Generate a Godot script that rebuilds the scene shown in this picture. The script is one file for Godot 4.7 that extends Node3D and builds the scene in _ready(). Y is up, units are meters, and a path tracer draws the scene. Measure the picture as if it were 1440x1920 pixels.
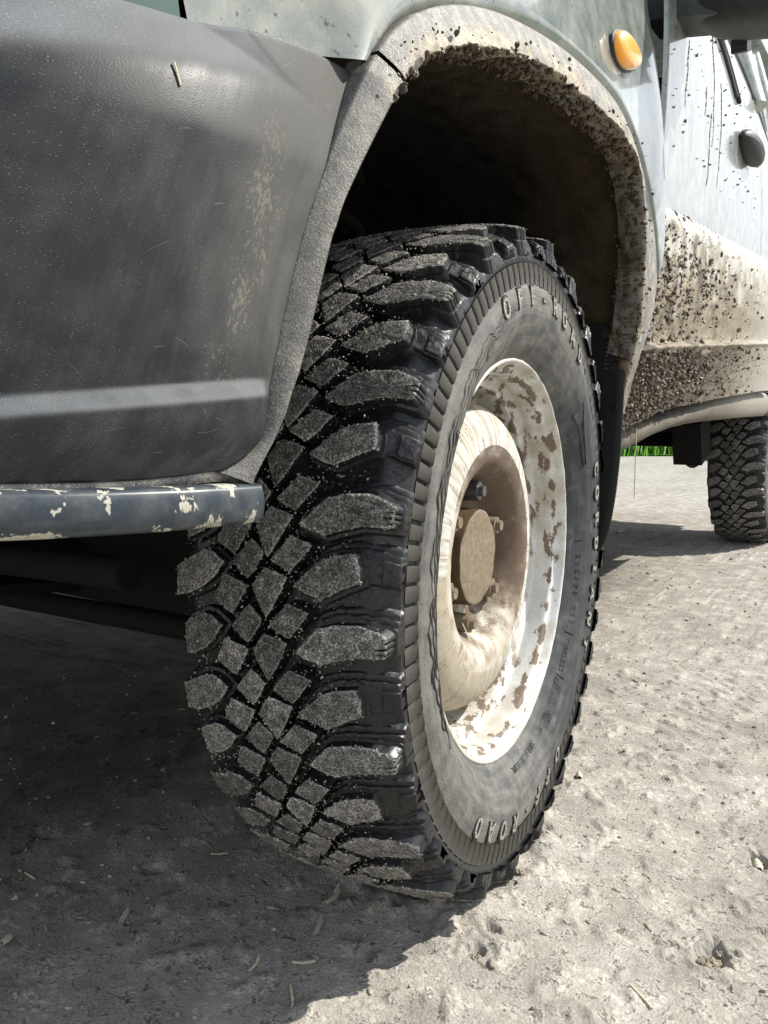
extends Node3D

const SUN_DIR := Vector3(0.70, 1.0, 0.70)
const WHEEL_AT := Vector3(0.0, 0.33, 0.0)
const STEER := 0.1009

var taken := {}
var M := {}
var rng := RandomNumberGenerator.new()

func _ready() -> void:
	rng.seed = 4711
	# ---------------------------------------------------------------- camera, sky, sun, exposure
	var cam := Camera3D.new()
	cam.name = "camera"
	cam.fov = 62.84
	cam.near = 0.02
	cam.far = 900.0
	cam.transform = Transform3D(Basis(Vector3(0.549, 0.003, 0.836), Vector3(0.097, 0.993, -0.067), Vector3(-0.831, 0.118, 0.544)).orthonormalized(), Vector3(-0.784, 0.482, 0.426))
	add_child(cam)
	cam.current = true
	var env := Environment.new()
	env.background_mode = Environment.BG_SKY
	var skym := ProceduralSkyMaterial.new()
	skym.sky_top_color = Color(0.64, 0.70, 0.78)
	skym.sky_horizon_color = Color(0.95, 0.955, 0.96)
	skym.sky_curve = 0.22
	skym.sky_energy_multiplier = 1.0
	skym.ground_bottom_color = Color(0.42, 0.39, 0.34)
	skym.ground_horizon_color = Color(0.78, 0.77, 0.72)
	skym.sky_cover = cloud_cover()
	skym.sky_cover_modulate = Color(1, 1, 1, 0.75)
	skym.sun_angle_max = 20.0
	var sky := Sky.new()
	sky.sky_material = skym
	env.sky = sky
	env.tonemap_mode = Environment.TONE_MAPPER_LINEAR
	env.tonemap_exposure = 1.38
	env.sdfgi_enabled = true
	env.ssao_enabled = true
	env.ssil_enabled = true
	var we := WorldEnvironment.new()
	we.name = "world_environment"
	we.environment = env
	add_child(we)
	var sun := DirectionalLight3D.new()
	sun.name = "sun"
	sun.light_energy = 1.55
	sun.light_color = Color(1.0, 0.978, 0.94)
	sun.light_angular_distance = 0.55
	sun.shadow_enabled = true
	add_child(sun)
	sun.look_at_from_position(SUN_DIR, Vector3.ZERO, Vector3.UP)
	# ---------------------------------------------------------------- the place
	make_materials()
	build_ground()
	build_grass()
	# ---------------------------------------------------------------- the car
	var car := Node3D.new()
	car.name = "off_road_car"
	add_child(car)
	tag(car, "muddy dark green off-road car with knobbly tyres parked on the dirt", "car")
	build_body(car)
	build_wheels(car)
	# ---------------------------------------------------------------- small things lying about
	build_debris()


# =========================================================================== helpers: naming
func numbered(called: String) -> String:
	var n: int = taken.get(called, 0)
	taken[called] = n + 1
	return called if n == 0 else "%s_%03d" % [called, n]


func tag(o: Node, label: String, category: String, group := "") -> void:
	o.set_meta("label", label)
	o.set_meta("category", category)
	if group != "":
		o.set_meta("group", group)


func put(called: String, m: Mesh, parent: Node, at := Transform3D()) -> MeshInstance3D:
	var o := MeshInstance3D.new()
	o.name = numbered(called)
	o.mesh = m
	o.transform = at
	parent.add_child(o, true)
	return o


# =========================================================================== helpers: noise, maps
func fnl(s: int, freq: float, octaves := 4, kind := FastNoiseLite.TYPE_SIMPLEX_SMOOTH) -> FastNoiseLite:
	var n := FastNoiseLite.new()
	n.seed = s
	n.noise_type = kind
	n.frequency = freq
	n.fractal_octaves = octaves
	if octaves <= 1:
		n.fractal_type = FastNoiseLite.FRACTAL_NONE
	return n


func noise_bytes(w: int, h: int, s: int, freq: float, octaves := 4, kind := FastNoiseLite.TYPE_SIMPLEX_SMOOTH) -> PackedByteArray:
	return fnl(s, freq, octaves, kind).get_seamless_image(w, h).get_data()


func stretched(w: int, h: int, w0: int, h0: int, s: int, freq: float, octaves := 3) -> PackedByteArray:
	var im: Image = fnl(s, freq, octaves).get_seamless_image(w0, h0)
	im.resize(w, h, Image.INTERPOLATE_CUBIC)
	return im.get_data()


func rgb_tex(w: int, h: int, d: PackedByteArray) -> ImageTexture:
	return ImageTexture.create_from_image(Image.create_from_data(w, h, false, Image.FORMAT_RGB8, d))


func grey_tex(w: int, h: int, d: PackedByteArray) -> ImageTexture:
	return ImageTexture.create_from_image(Image.create_from_data(w, h, false, Image.FORMAT_L8, d))


func sm(a: float, b: float, x: float) -> float:
	return smoothstep(a, b, x)


func mat(called: String, c: Color, rough: float, spec := 0.5) -> StandardMaterial3D:
	var m := StandardMaterial3D.new()
	m.resource_name = called
	m.albedo_color = c
	m.roughness = rough
	m.metallic_specular = spec
	M[called] = m
	return m


func tri(m: StandardMaterial3D, size: float, world := true) -> void:
	m.uv1_triplanar = true
	m.uv1_world_triplanar = world
	m.uv1_scale = Vector3.ONE / size
	m.uv1_triplanar_sharpness = 4.0


func relief(m: StandardMaterial3D, t: Texture2D, cm: float) -> void:
	m.heightmap_enabled = true
	m.heightmap_texture = t
	m.heightmap_scale = cm


func cloud_cover() -> ImageTexture:
	var w := 1024
	var h := 512
	var a := noise_bytes(w, h, 91, 0.006, 5)
	var d := PackedByteArray()
	d.resize(w * h * 4)
	for y in h:
		for x in w:
			var i := y * w + x
			var v := sm(0.42, 0.80, a[i] / 255.0)
			d[i * 4] = 255
			d[i * 4 + 1] = 255
			d[i * 4 + 2] = 255
			d[i * 4 + 3] = int(200.0 * v)
	return ImageTexture.create_from_image(Image.create_from_data(w, h, false, Image.FORMAT_RGBA8, d))


# Two colours (sRGB 0..255) mixed by a number, darkened or lightened by k, written at pixel i.
func mixed(d: PackedByteArray, i: int, a: Vector3, b: Vector3, t: float, k := 1.0) -> void:
	var c := a.lerp(b, clampf(t, 0.0, 1.0)) * k
	d[i * 3] = clampi(int(c.x), 0, 255)
	d[i * 3 + 1] = clampi(int(c.y), 0, 255)
	d[i * 3 + 2] = clampi(int(c.z), 0, 255)


func make_materials() -> void:
	var w := 1024
	var n := w * w
	var f1 := noise_bytes(w, w, 1, 0.010, 5)
	var f2 := noise_bytes(w, w, 2, 0.045, 4)
	var f3 := noise_bytes(w, w, 3, 0.20, 2)
	var f4 := noise_bytes(w, w, 4, 0.055, 1, FastNoiseLite.TYPE_CELLULAR)
	var f5 := noise_bytes(w, w, 5, 0.022, 3)
	# dried mud of the ground
	var d := PackedByteArray()
	d.resize(n * 3)
	var hgt := PackedByteArray()
	hgt.resize(n)
	for i in n:
		var a := f1[i] / 255.0
		var b := f2[i] / 255.0
		var c := f3[i] / 255.0
		var e := f4[i] / 255.0
		var g := f5[i] / 255.0
		var pit := sm(0.66, 0.80, b) * sm(0.45, 0.6, g)
		var crev := sm(0.035, 0.008, absf(b - 0.5)) * sm(0.50, 0.62, g)
		crev = maxf(crev, sm(0.020, 0.006, absf(a - 0.47)) * sm(0.48, 0.6, b))
		var chip := sm(0.30, 0.12, e) * sm(0.50, 0.62, a)
		var k := 0.86 + 0.22 * a + 0.16 * (b - 0.5) + 0.20 * (c - 0.5) - 0.30 * pit + 0.10 * chip
		mixed(d, i, Vector3(150, 145, 137), Vector3(184, 180, 172), 0.7 * g + 0.3 * c, k * (1.0 - 0.30 * crev))
		hgt[i] = clampi(int(255.0 * (0.45 + 0.25 * (a - 0.5) + 0.22 * (b - 0.5) + 0.26 * (c - 0.5) - 0.34 * pit - 0.22 * crev + 0.18 * chip)), 0, 255)
	var m := mat("dried_mud_ground", Color.WHITE, 0.92, 0.25)
	m.albedo_texture = rgb_tex(w, w, d)
	m.vertex_color_use_as_albedo = true
	tri(m, 0.74)
	var ground_relief := grey_tex(w, w, hgt)
	relief(m, ground_relief, 0.24)
	var f6 := noise_bytes(w, w, 6, 0.085, 2)
	# grainy dust on worn rubber
	for i in n:
		var a := f1[i] / 255.0
		var b := f2[i] / 255.0
		var c := f3[i] / 255.0
		var g := f5[i] / 255.0
		var salt := float(hash(i * 7 + 3) % 1000) / 1000.0
		var q := f6[i] / 255.0
		var t := 0.02 + 0.62 * sm(0.40, 0.68, 0.65 * q + 0.35 * c) + 0.50 * (b - 0.4) + 0.55 * (g - 0.4)
		var speck := sm(0.80, 0.98, salt) * sm(0.30, 0.65, 0.5 * b + 0.5 * c)
		mixed(d, i, Vector3(88, 88, 88), Vector3(226, 221, 210), t, 1.0 + 0.40 * speck + 0.14 * (salt - 0.5) + 0.20 * (a - 0.5))
		hgt[i] = clampi(int(255.0 * (0.10 + 0.30 * c + 0.40 * q + 0.20 * salt)), 0, 255)
	var dust := rgb_tex(w, w, d)
	var dust_relief := grey_tex(w, w, hgt)
	m = mat("dusty_rubber", Color.WHITE, 0.82, 0.4)
	m.albedo_texture = dust
	m.vertex_color_use_as_albedo = true
	tri(m, 0.20)
	relief(m, dust_relief, 0.22)
	# clean groove rubber, with a roughness that wanders
	for i in n:
		hgt[i] = clampi(int(96.0 + 90.0 * sm(0.45, 0.75, f2[i] / 255.0) + 60.0 * (f3[i] / 255.0 - 0.5)), 0, 255)
	var rub_rough := grey_tex(w, w, hgt)
	m = mat("groove_rubber", Color(0.085, 0.09, 0.098), 1.0, 0.5)
	m.roughness_texture = rub_rough
	m.roughness_texture_channel = BaseMaterial3D.TEXTURE_CHANNEL_RED
	m.vertex_color_use_as_albedo = true
	tri(m, 0.22)
	# caked mud: pale and dry, or dark and damp
	for i in n:
		var a := f1[i] / 255.0
		var b := f2[i] / 255.0
		var c := f3[i] / 255.0
		mixed(d, i, Vector3(150, 138, 118), Vector3(196, 186, 166), 0.6 * a + 0.4 * b, 0.9 + 0.25 * (c - 0.5))
		hgt[i] = clampi(int(255.0 * (0.3 * a + 0.4 * b + 0.3 * c)), 0, 255)
	var mud_tex := rgb_tex(w, w, d)
	var mud_relief := grey_tex(w, w, hgt)
	m = mat("caked_mud", Color.WHITE, 0.85, 0.35)
	m.albedo_texture = mud_tex
	m.vertex_color_use_as_albedo = true
	tri(m, 0.25)
	relief(m, mud_relief, 0.45)
	m = mat("damp_mud", Color(0.68, 0.63, 0.57), 0.38, 0.55)
	m.albedo_texture = mud_tex
	m.vertex_color_use_as_albedo = true
	tri(m, 0.20)
	relief(m, mud_relief, 0.8)
	# dusty paint: dark green under a film of road dust, wet-looking gloss on top
	for i in n:
		var a := f1[i] / 255.0
		var b := f2[i] / 255.0
		var c := f3[i] / 255.0
		var g := f5[i] / 255.0
		var t := 0.42 + 0.7 * (a - 0.5) + 0.35 * (g - 0.5) + 0.25 * (c - 0.5)
		mixed(d, i, Vector3(104, 120, 116), Vector3(204, 205, 198), t + 0.14, 1.0 - 0.5 * sm(0.78, 0.84, b))
	m = mat("dusty_paint", Color.WHITE, 0.35, 0.5)
	m.albedo_texture = rgb_tex(w, w, d)
	m.vertex_color_use_as_albedo = true
	m.clearcoat_enabled = true
	m.clearcoat = 0.8
	m.clearcoat_roughness = 0.08
	tri(m, 0.5)
	# grey plastic of the flare, dusty
	for i in n:
		var a := f1[i] / 255.0
		var b := f2[i] / 255.0
		var c := f3[i] / 255.0
		var t := sm(0.30, 0.75, 0.35 * a + 0.25 * b + 0.40 * c)
		mixed(d, i, Vector3(118, 118, 118), Vector3(194, 189, 178), t, 1.0 + 0.35 * sm(0.68, 0.8, c))
	m = mat("dusty_plastic", Color.WHITE, 0.62, 0.4)
	m.albedo_texture = rgb_tex(w, w, d)
	m.vertex_color_use_as_albedo = true
	tri(m, 0.22)
	relief(m, dust_relief, 0.06)
	for i in n:
		var a := f1[i] / 255.0
		var b := f2[i] / 255.0
		var c := f3[i] / 255.0
		mixed(d, i, Vector3(196, 194, 186), Vector3(226, 224, 217), 0.6 * a + 0.4 * b, 0.94 + 0.16 * (c - 0.5))
	m = mat("dusty_cladding", Color.WHITE, 0.7, 0.4)
	m.albedo_texture = rgb_tex(w, w, d)
	m.vertex_color_use_as_albedo = true
	tri(m, 0.25)
	relief(m, mud_relief, 0.35)
	# plain ones
	mat("black_plastic", Color(0.13, 0.13, 0.135), 0.55)
	m = mat("dark_underbody", Color(0.10, 0.095, 0.09), 0.85, 0.3)
	mat("bare_steel", Color(0.40, 0.40, 0.40), 0.38).metallic = 0.7
	m = mat("window_glass", Color(0.55, 0.60, 0.58, 0.16), 0.04)
	m.transparency = BaseMaterial3D.TRANSPARENCY_ALPHA
	mat("amber_lens", Color(1.0, 0.66, 0.02), 0.12).clearcoat_enabled = true
	mat("straw", Color(0.80, 0.76, 0.64), 0.8)
	mat("wood_chip", Color(0.72, 0.69, 0.62), 0.85)
	mat("grass_blade", Color(0.36, 0.60, 0.16), 0.7).vertex_color_use_as_albedo = true
	m = mat("grit", Color(0.62, 0.60, 0.56), 0.9)
	m.vertex_color_use_as_albedo = true
	m = mat("letter_face", Color.WHITE, 0.85, 0.3)
	m.albedo_texture = dust
	m.albedo_color = Color(0.95, 0.94, 0.92)
	tri(m, 0.12)
	mat("small_letter", Color(0.19, 0.19, 0.2), 0.6)
	mat("letter_edge", Color(0.13, 0.13, 0.135), 0.6)


# =========================================================================== helpers: meshes
func normals_of(v: PackedVector3Array, idx: PackedInt32Array) -> PackedVector3Array:
	var n := PackedVector3Array()
	n.resize(v.size())
	for i in range(0, idx.size(), 3):
		var a := idx[i]
		var b := idx[i + 1]
		var c := idx[i + 2]
		var f := (v[c] - v[a]).cross(v[b] - v[a])
		n[a] += f
		n[b] += f
		n[c] += f
	for i in n.size():
		n[i] = n[i].normalized() if n[i].length_squared() > 0.0 else Vector3.UP
	return n


func surf(am: ArrayMesh, v: PackedVector3Array, idx: PackedInt32Array, m: Material, uv := PackedVector2Array(), col := PackedColorArray()) -> void:
	var a := []
	a.resize(Mesh.ARRAY_MAX)
	a[Mesh.ARRAY_VERTEX] = v
	a[Mesh.ARRAY_INDEX] = idx
	a[Mesh.ARRAY_NORMAL] = normals_of(v, idx)
	if uv.size():
		a[Mesh.ARRAY_TEX_UV] = uv
	if col.size():
		a[Mesh.ARRAY_COLOR] = col
	am.add_surface_from_arrays(Mesh.PRIMITIVE_TRIANGLES, a)
	am.surface_set_material(am.get_surface_count() - 1, m)


# Indices of a grid of nv rows of nu points; turned so that faces look away from or along «out».
func grid_idx(nu: int, nv: int, flip: bool) -> PackedInt32Array:
	var idx := PackedInt32Array()
	idx.resize((nu - 1) * (nv - 1) * 6)
	var k := 0
	for j in nv - 1:
		for i in nu - 1:
			var a := j * nu + i
			var b := a + 1
			var c := a + nu
			var e := c + 1
			if flip:
				idx[k] = a; idx[k + 1] = c; idx[k + 2] = b; idx[k + 3] = b; idx[k + 4] = c; idx[k + 5] = e
			else:
				idx[k] = a; idx[k + 1] = b; idx[k + 2] = c; idx[k + 3] = b; idx[k + 4] = e; idx[k + 5] = c
			k += 6
	return idx


func grid_mesh(v: PackedVector3Array, nu: int, nv: int, toward: Vector3, m: Material, uv := PackedVector2Array(), col := PackedColorArray()) -> ArrayMesh:
	var am := ArrayMesh.new()
	var j := nv / 2
	var i := nu / 2
	var a := v[(j - 1) * nu + i - 1]
	var b := v[(j - 1) * nu + i]
	var c := v[j * nu + i - 1]
	var f := (c - a).cross(b - a)
	surf(am, v, grid_idx(nu, nv, f.dot(toward) < 0.0), m, uv, col)
	return am


# Turns a triangle list so that its faces look away from a point.
func outward(v: PackedVector3Array, idx: PackedInt32Array, from: Vector3) -> PackedInt32Array:
	var s := 0.0
	for i in range(0, idx.size(), 3):
		var a := v[idx[i]]
		s += (v[idx[i + 2]] - a).cross(v[idx[i + 1]] - a).dot(a - from)
	if s < 0.0:
		for i in range(0, idx.size(), 3):
			var t := idx[i + 1]
			idx[i + 1] = idx[i + 2]
			idx[i + 2] = t
	return idx


# A curve through points, n samples per span.
func through(p: Array, n: int) -> PackedVector3Array:
	var r := PackedVector3Array()
	for i in p.size() - 1:
		var a: Vector3 = p[maxi(i - 1, 0)]
		var b: Vector3 = p[i]
		var c: Vector3 = p[i + 1]
		var e: Vector3 = p[mini(i + 2, p.size() - 1)]
		for k in n:
			r.append(b.cubic_interpolate(c, a, e, float(k) / n))
	r.append(p[p.size() - 1])
	return r


func along(p: PackedVector3Array, t: float) -> Vector3:
	var f := clampf(t, 0.0, 1.0) * (p.size() - 1)
	var i := mini(int(f), p.size() - 2)
	return p[i].lerp(p[i + 1], f - i)


func boxm(size: Vector3, m: Material) -> BoxMesh:
	var b := BoxMesh.new()
	b.size = size
	b.material = m
	return b


func cylm(r0: float, r1: float, h: float, m: Material, sides := 24) -> CylinderMesh:
	var c := CylinderMesh.new()
	c.bottom_radius = r0
	c.top_radius = r1
	c.height = h
	c.radial_segments = sides
	c.material = m
	return c


# A bar between two points.
func bar(called: String, a: Vector3, b: Vector3, r: float, m: Material, parent: Node) -> MeshInstance3D:
	var y := (b - a).normalized()
	var x := y.cross(Vector3(0.31, 0.2, 0.93)).normalized()
	return put(called, cylm(r, r, a.distance_to(b), m, 12), parent, Transform3D(Basis(x, y, x.cross(y)), (a + b) / 2.0))


# A lathed skin round the wheel's axle (z): profile points are (z, r) in mm, outwards from the car is +z.
func lathe(prof: Array, segs: int, m: Material, uvs: bool, wobble := 0.0, col := Color(1, 1, 1)) -> ArrayMesh:
	var nu := segs + 1
	var nv := prof.size()
	var v := PackedVector3Array()
	var uv := PackedVector2Array()
	var cs := PackedColorArray()
	var total := 0.0
	var ls := [0.0]
	for j in range(1, nv):
		total += (prof[j] as Vector2).distance_to(prof[j - 1])
		ls.append(total)
	var nz := fnl(77, 40.0, 3)
	for j in nv:
		var p: Vector2 = prof[j]
		for i in nu:
			var a := TAU * float(i % segs) / segs
			var r := p.y / 1000.0
			var q := Vector3(-r * cos(a), r * sin(a), p.x / 1000.0)
			if wobble > 0.0:
				q.z += wobble * nz.get_noise_3dv(q)
			v.append(q)
			if uvs:
				uv.append(Vector2(float(i) / segs, ls[j] / total))
			cs.append(col)
	var am := ArrayMesh.new()
	var idx := grid_idx(nu, nv, false)
	surf(am, v, idx, m, uv, cs)
	# close the seam of the normals by taking the first column's for the last
	return am


func fine(prof: Array, step: float) -> Array:
	var r := []
	for j in prof.size() - 1:
		var a: Vector2 = prof[j]
		var b: Vector2 = prof[j + 1]
		var n := maxi(1, int(ceil(a.distance_to(b) / step)))
		for k in n:
			r.append(a.lerp(b, float(k) / n))
	r.append(prof[prof.size() - 1])
	return r


func smooth2(prof: Array, n: int) -> Array:
	var r := []
	for i in prof.size() - 1:
		var a: Vector2 = prof[maxi(i - 1, 0)]
		var b: Vector2 = prof[i]
		var c: Vector2 = prof[i + 1]
		var e: Vector2 = prof[mini(i + 2, prof.size() - 1)]
		for k in n:
			r.append(b.cubic_interpolate(c, a, e, float(k) / n))
	r.append(prof[prof.size() - 1])
	return r


func clod_mesh(s: int, m: Material, nu := 9, nv := 6, rough := 2) -> ArrayMesh:
	var nz := fnl(s, 1.3, rough)
	var v := PackedVector3Array()
	for j in nv:
		for i in nu:
			var th := PI * j / (nv - 1)
			var ph := TAU * (i % (nu - 1)) / (nu - 1)
			var q := Vector3(sin(th) * cos(ph), cos(th), sin(th) * sin(ph))
			v.append(q * (0.5 + 0.42 * nz.get_noise_3dv(q)))
	var am := ArrayMesh.new()
	surf(am, v, outward(v, grid_idx(nu, nv, false), Vector3.ZERO), m)
	return am


func many(called: String, mesh: Mesh, ts: Array, cs: Array, parent: Node) -> MultiMeshInstance3D:
	var mm := MultiMesh.new()
	mm.transform_format = MultiMesh.TRANSFORM_3D
	mm.use_colors = cs.size() > 0
	mm.mesh = mesh
	mm.instance_count = ts.size()
	for i in ts.size():
		var t: Transform3D = ts[i]
		mm.set_instance_transform(i, t)
		if cs.size() > 0:
			var c: Color = cs[i]
			mm.set_instance_color(i, c)
	var o := MultiMeshInstance3D.new()
	o.name = numbered(called)
	o.multimesh = mm
	o.set_meta("kind", "stuff")
	parent.add_child(o, true)
	return o


func any_basis(size: float, flat := 1.0) -> Basis:
	var b := Basis.from_euler(Vector3(rng.randf() * TAU, rng.randf() * TAU, rng.randf() * TAU))
	return b * Basis.from_scale(Vector3(size * rng.randf_range(0.7, 1.5), size * flat * rng.randf_range(0.6, 1.1), size * rng.randf_range(0.7, 1.2)))


# =========================================================================== ground
const PITS := [Vector3(-0.035, 0.290, 0.024), Vector3(-0.150, 0.108, 0.012), Vector3(-0.112, 0.106, 0.010), Vector3(0.157, 0.297, 0.018)]

var g1: FastNoiseLite
var g2: FastNoiseLite
var g3: FastNoiseLite
var g4: FastNoiseLite

func ground_height(x: float, z: float) -> float:
	var near := sm(0.06, 0.45, Vector2(x, z).length()) * sm(0.1, 0.5, Vector2(x - 2.65, z + 0.15).length())
	var h := 0.008 * g1.get_noise_2d(x, z) * near
	h += 0.0013 * g2.get_noise_2d(x, z) * (0.35 + 0.65 * near)
	# soil squeezed up round the tyre's foot
	var foot := Vector2(x / 0.115, (z + 0.005) / 0.100).length()
	h += 0.0065 * exp(-pow((foot - 1.12) / 0.13, 2.0)) * (0.7 + 0.9 * g2.get_noise_2d(x * 2.2, z * 2.2))
	# hoof and boot scars, sharp on one side
	var s := g3.get_noise_2d(x, z)
	h -= 0.005 * sm(0.56, 0.72, s)
	var t := g4.get_noise_2d(x * 0.6, z)
	h += 0.0035 * sm(0.35, 0.5, t) * sm(0.8, 0.5, t)
	for q in PITS:
		var d := Vector2(x - q.x, (z - q.y) * 1.4).length() * (1.0 + 0.9 * g2.get_noise_2d(x * 4.0, z * 4.0))
		if d < q.z * 1.6:
			h += -0.008 * sm(q.z, q.z * 0.45, d) + 0.003 * sm(q.z * 1.5, q.z, d) * sm(q.z * 0.7, q.z, d)
	# the print of a tyre along the wheel tracks, behind the wheel and beside it
	for c in [Vector2(0.11, 0.8), Vector2(0.40, 0.7)]:
		var off: float = z - c.x + 0.02 * x
		if absf(off) < 0.11 and x > 0.15:
			var row := sin((x + absf(off) * 0.5) * 170.0) * 0.5 + sin(off * 150.0) * 0.35
			h += 0.0048 * sm(0.05, 0.6, row) * sm(0.11, 0.08, absf(off)) * sm(0.15, 0.4, x) * c.y * (0.5 + 0.5 * g2.get_noise_2d(x * 0.4, z * 0.4 + 9.0))
	# far off the ground swells a little
	var far := sm(4.0, 14.0, x)
	return h + far * 0.10 * g1.get_noise_2d(x * 0.08, z * 0.08)


func graded(lo: float, hi: float, step: float, end: float) -> PackedFloat32Array:
	var r := PackedFloat32Array()
	var a := []
	var x := lo
	var d := step
	while x > -end:
		d *= 1.16
		x -= d
		a.append(x)
	a.reverse()
	for q in a:
		r.append(q)
	x = lo
	while x < hi:
		r.append(x)
		x += step
	d = step
	while x < end:
		r.append(x)
		d *= 1.07 if x < 6.0 else 1.16
		x += d
	return r


func build_ground() -> void:
	g1 = fnl(11, 1.6, 3)
	g2 = fnl(12, 14.0, 4)
	g3 = fnl(13, 9.0, 3)
	g4 = fnl(14, 22.0, 2)
	var xs := graded(-0.62, 0.75, 0.0042, 420.0)
	var zs := graded(-0.62, 0.50, 0.0042, 420.0)
	var v := PackedVector3Array()
	var col := PackedColorArray()
	v.resize(xs.size() * zs.size())
	col.resize(v.size())
	var k := 0
	var c1 := fnl(21, 2.2, 3)
	var c2 := fnl(22, 9.0, 3)
	for z in zs:
		for x in xs:
			v[k] = Vector3(x, ground_height(x, z) if absf(x) < 40.0 and absf(z) < 40.0 else 0.0, z)
			var t := 0.96 + 0.20 * c1.get_noise_2d(x, z) + 0.14 * c2.get_noise_2d(x, z)
			# shade under the car, painted into the ground's colour
			var under_shade := sm(-0.08, -0.52, z) * sm(-1.3, -0.6, x) * sm(2.4, 1.4, x)
			var c := Color(t, t * 0.985, t * 0.96).lerp(Color(0.25, 0.225, 0.20) * t, 0.92 * under_shade)
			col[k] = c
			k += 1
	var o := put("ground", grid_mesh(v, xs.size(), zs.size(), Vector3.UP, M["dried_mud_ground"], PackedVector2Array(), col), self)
	o.set_meta("kind", "structure")
	# loose grit and crumbs of mud
	var ts := []
	var cs := []
	for i in 4200:
		var u := rng.randf()
		var x := -0.5 + 3.2 * u * u
		var z := rng.randf_range(-0.9, 0.75)
		var s := 0.0012 + 0.0042 * pow(rng.randf(), 5.0)
		ts.append(Transform3D(any_basis(s * (1.0 + x * 0.5 if x > 0.0 else 1.0), 0.7), Vector3(x, ground_height(x, z) + s * 0.1, z)))
		var t := rng.randf_range(0.65, 1.2)
		cs.append(Color(t, t * 0.98, t * 0.94))
	for i in 800:
		var u := rng.randf()
		var x := -0.5 + 3.0 * u * u
		var z := rng.randf_range(-0.7, 0.7)
		var s := 0.0035 + 0.006 * pow(rng.randf(), 2.5)
		var b := Basis(Vector3.UP, rng.randf() * TAU) * Basis(Vector3.RIGHT, rng.randfn() * 0.25) * Basis.from_scale(Vector3(s * rng.randf_range(0.8, 2.0), s * 0.30, s * rng.randf_range(0.5, 1.0)))
		ts.append(Transform3D(b, Vector3(x, ground_height(x, z) + s * 0.02, z)))
		var t := rng.randf_range(0.55, 0.95)
		cs.append(Color(t, t * 0.97, t * 0.92))
	many("loose_grit", clod_mesh(5, M["grit"]), ts, cs, self)


func build_grass() -> void:
	# a meadow that begins beyond the car
	var st := SurfaceTool.new()
	st.begin(Mesh.PRIMITIVE_TRIANGLES)
	for i in 5:
		var a := i * 1.3
		var base := Vector3(cos(a) * 0.03 * (i % 3), 0, sin(a) * 0.03 * (i % 4))
		var side := Vector3(cos(a * 2.0), 0, sin(a * 2.0)) * 0.006
		var mid := base + Vector3(cos(a) * 0.02, 0.09 + 0.012 * i, sin(a) * 0.02)
		var tip := mid + Vector3(cos(a) * 0.05, 0.06, sin(a) * 0.05)
		for p in [base - side, base + side, mid - side * 0.8, base + side, mid + side * 0.8, mid - side * 0.8, mid - side * 0.8, mid + side * 0.8, tip]:
			st.set_normal(Vector3(0, 1, 0))
			st.add_vertex(p)
	st.set_material(M["grass_blade"])
	var tuft := st.commit()
	var ts := []
	var cs := []
	for i in 26000:
		var q := pow(rng.randf(), 2.0)
		var x := 8.4 + 34.0 * q
		var z := rng.randf_range(-6.0, 6.0) * (0.6 + 2.2 * q) - 2.0 - q * 8.0
		if x < 8.7 + 0.35 * sin(z * 2.1) + 0.25 * sin(z * 5.3):
			continue
		ts.append(Transform3D(Basis(Vector3.UP, rng.randf() * TAU).scaled(Vector3.ONE * rng.randf_range(0.7, 1.5) * (1.0 + q)), Vector3(x, ground_height(x, z), z)))
		var t := rng.randf_range(0.75, 1.15)
		cs.append(Color(t * rng.randf_range(0.85, 1.2), t, t * 0.8))
	var o := many("meadow_grass", tuft, ts, cs, self)
	tag(o, "bright green meadow grass beyond the dirt, glimpsed under the car", "grass")
	# turf under the blades, out to the skyline
	var tm := mat("turf", Color(0.34, 0.50, 0.17), 0.9, 0.2)
	var v := PackedVector3Array()
	for j in 24:
		for i in 40:
			var q := float(i) / 39.0
			var x := 9.0 + 0.3 * sin(j * 1.7) + 280.0 * q * q * q
			v.append(Vector3(x, 0.012 + (ground_height(x, -2.0) if x < 40.0 else 0.05), lerpf(-14.0, 10.0, j / 23.0) * (1.0 + 14.0 * q)))
	var f := put("turf", grid_mesh(v, 40, 24, Vector3.UP, tm), self)
	f.set_meta("kind", "structure")


# =========================================================================== the wheel
func r_top(z: float) -> float:
	var e := absf(z + 5.0) / 95.0
	return 335.0 - 5.0 * e * e - 4.0 * pow(e, 6.0)


func r_base(z: float) -> float:
	var e := absf(z + 5.0) / 95.0
	return 321.0 - 3.5 * e * e - 14.0 * sm(0.80, 1.0, e)


func on_tread(u: float, z: float, r: float) -> Vector3:
	var a := u / 334.0
	return Vector3(-r * cos(a), r * sin(a), z) / 1000.0


var edges := PackedVector3Array()

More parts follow.
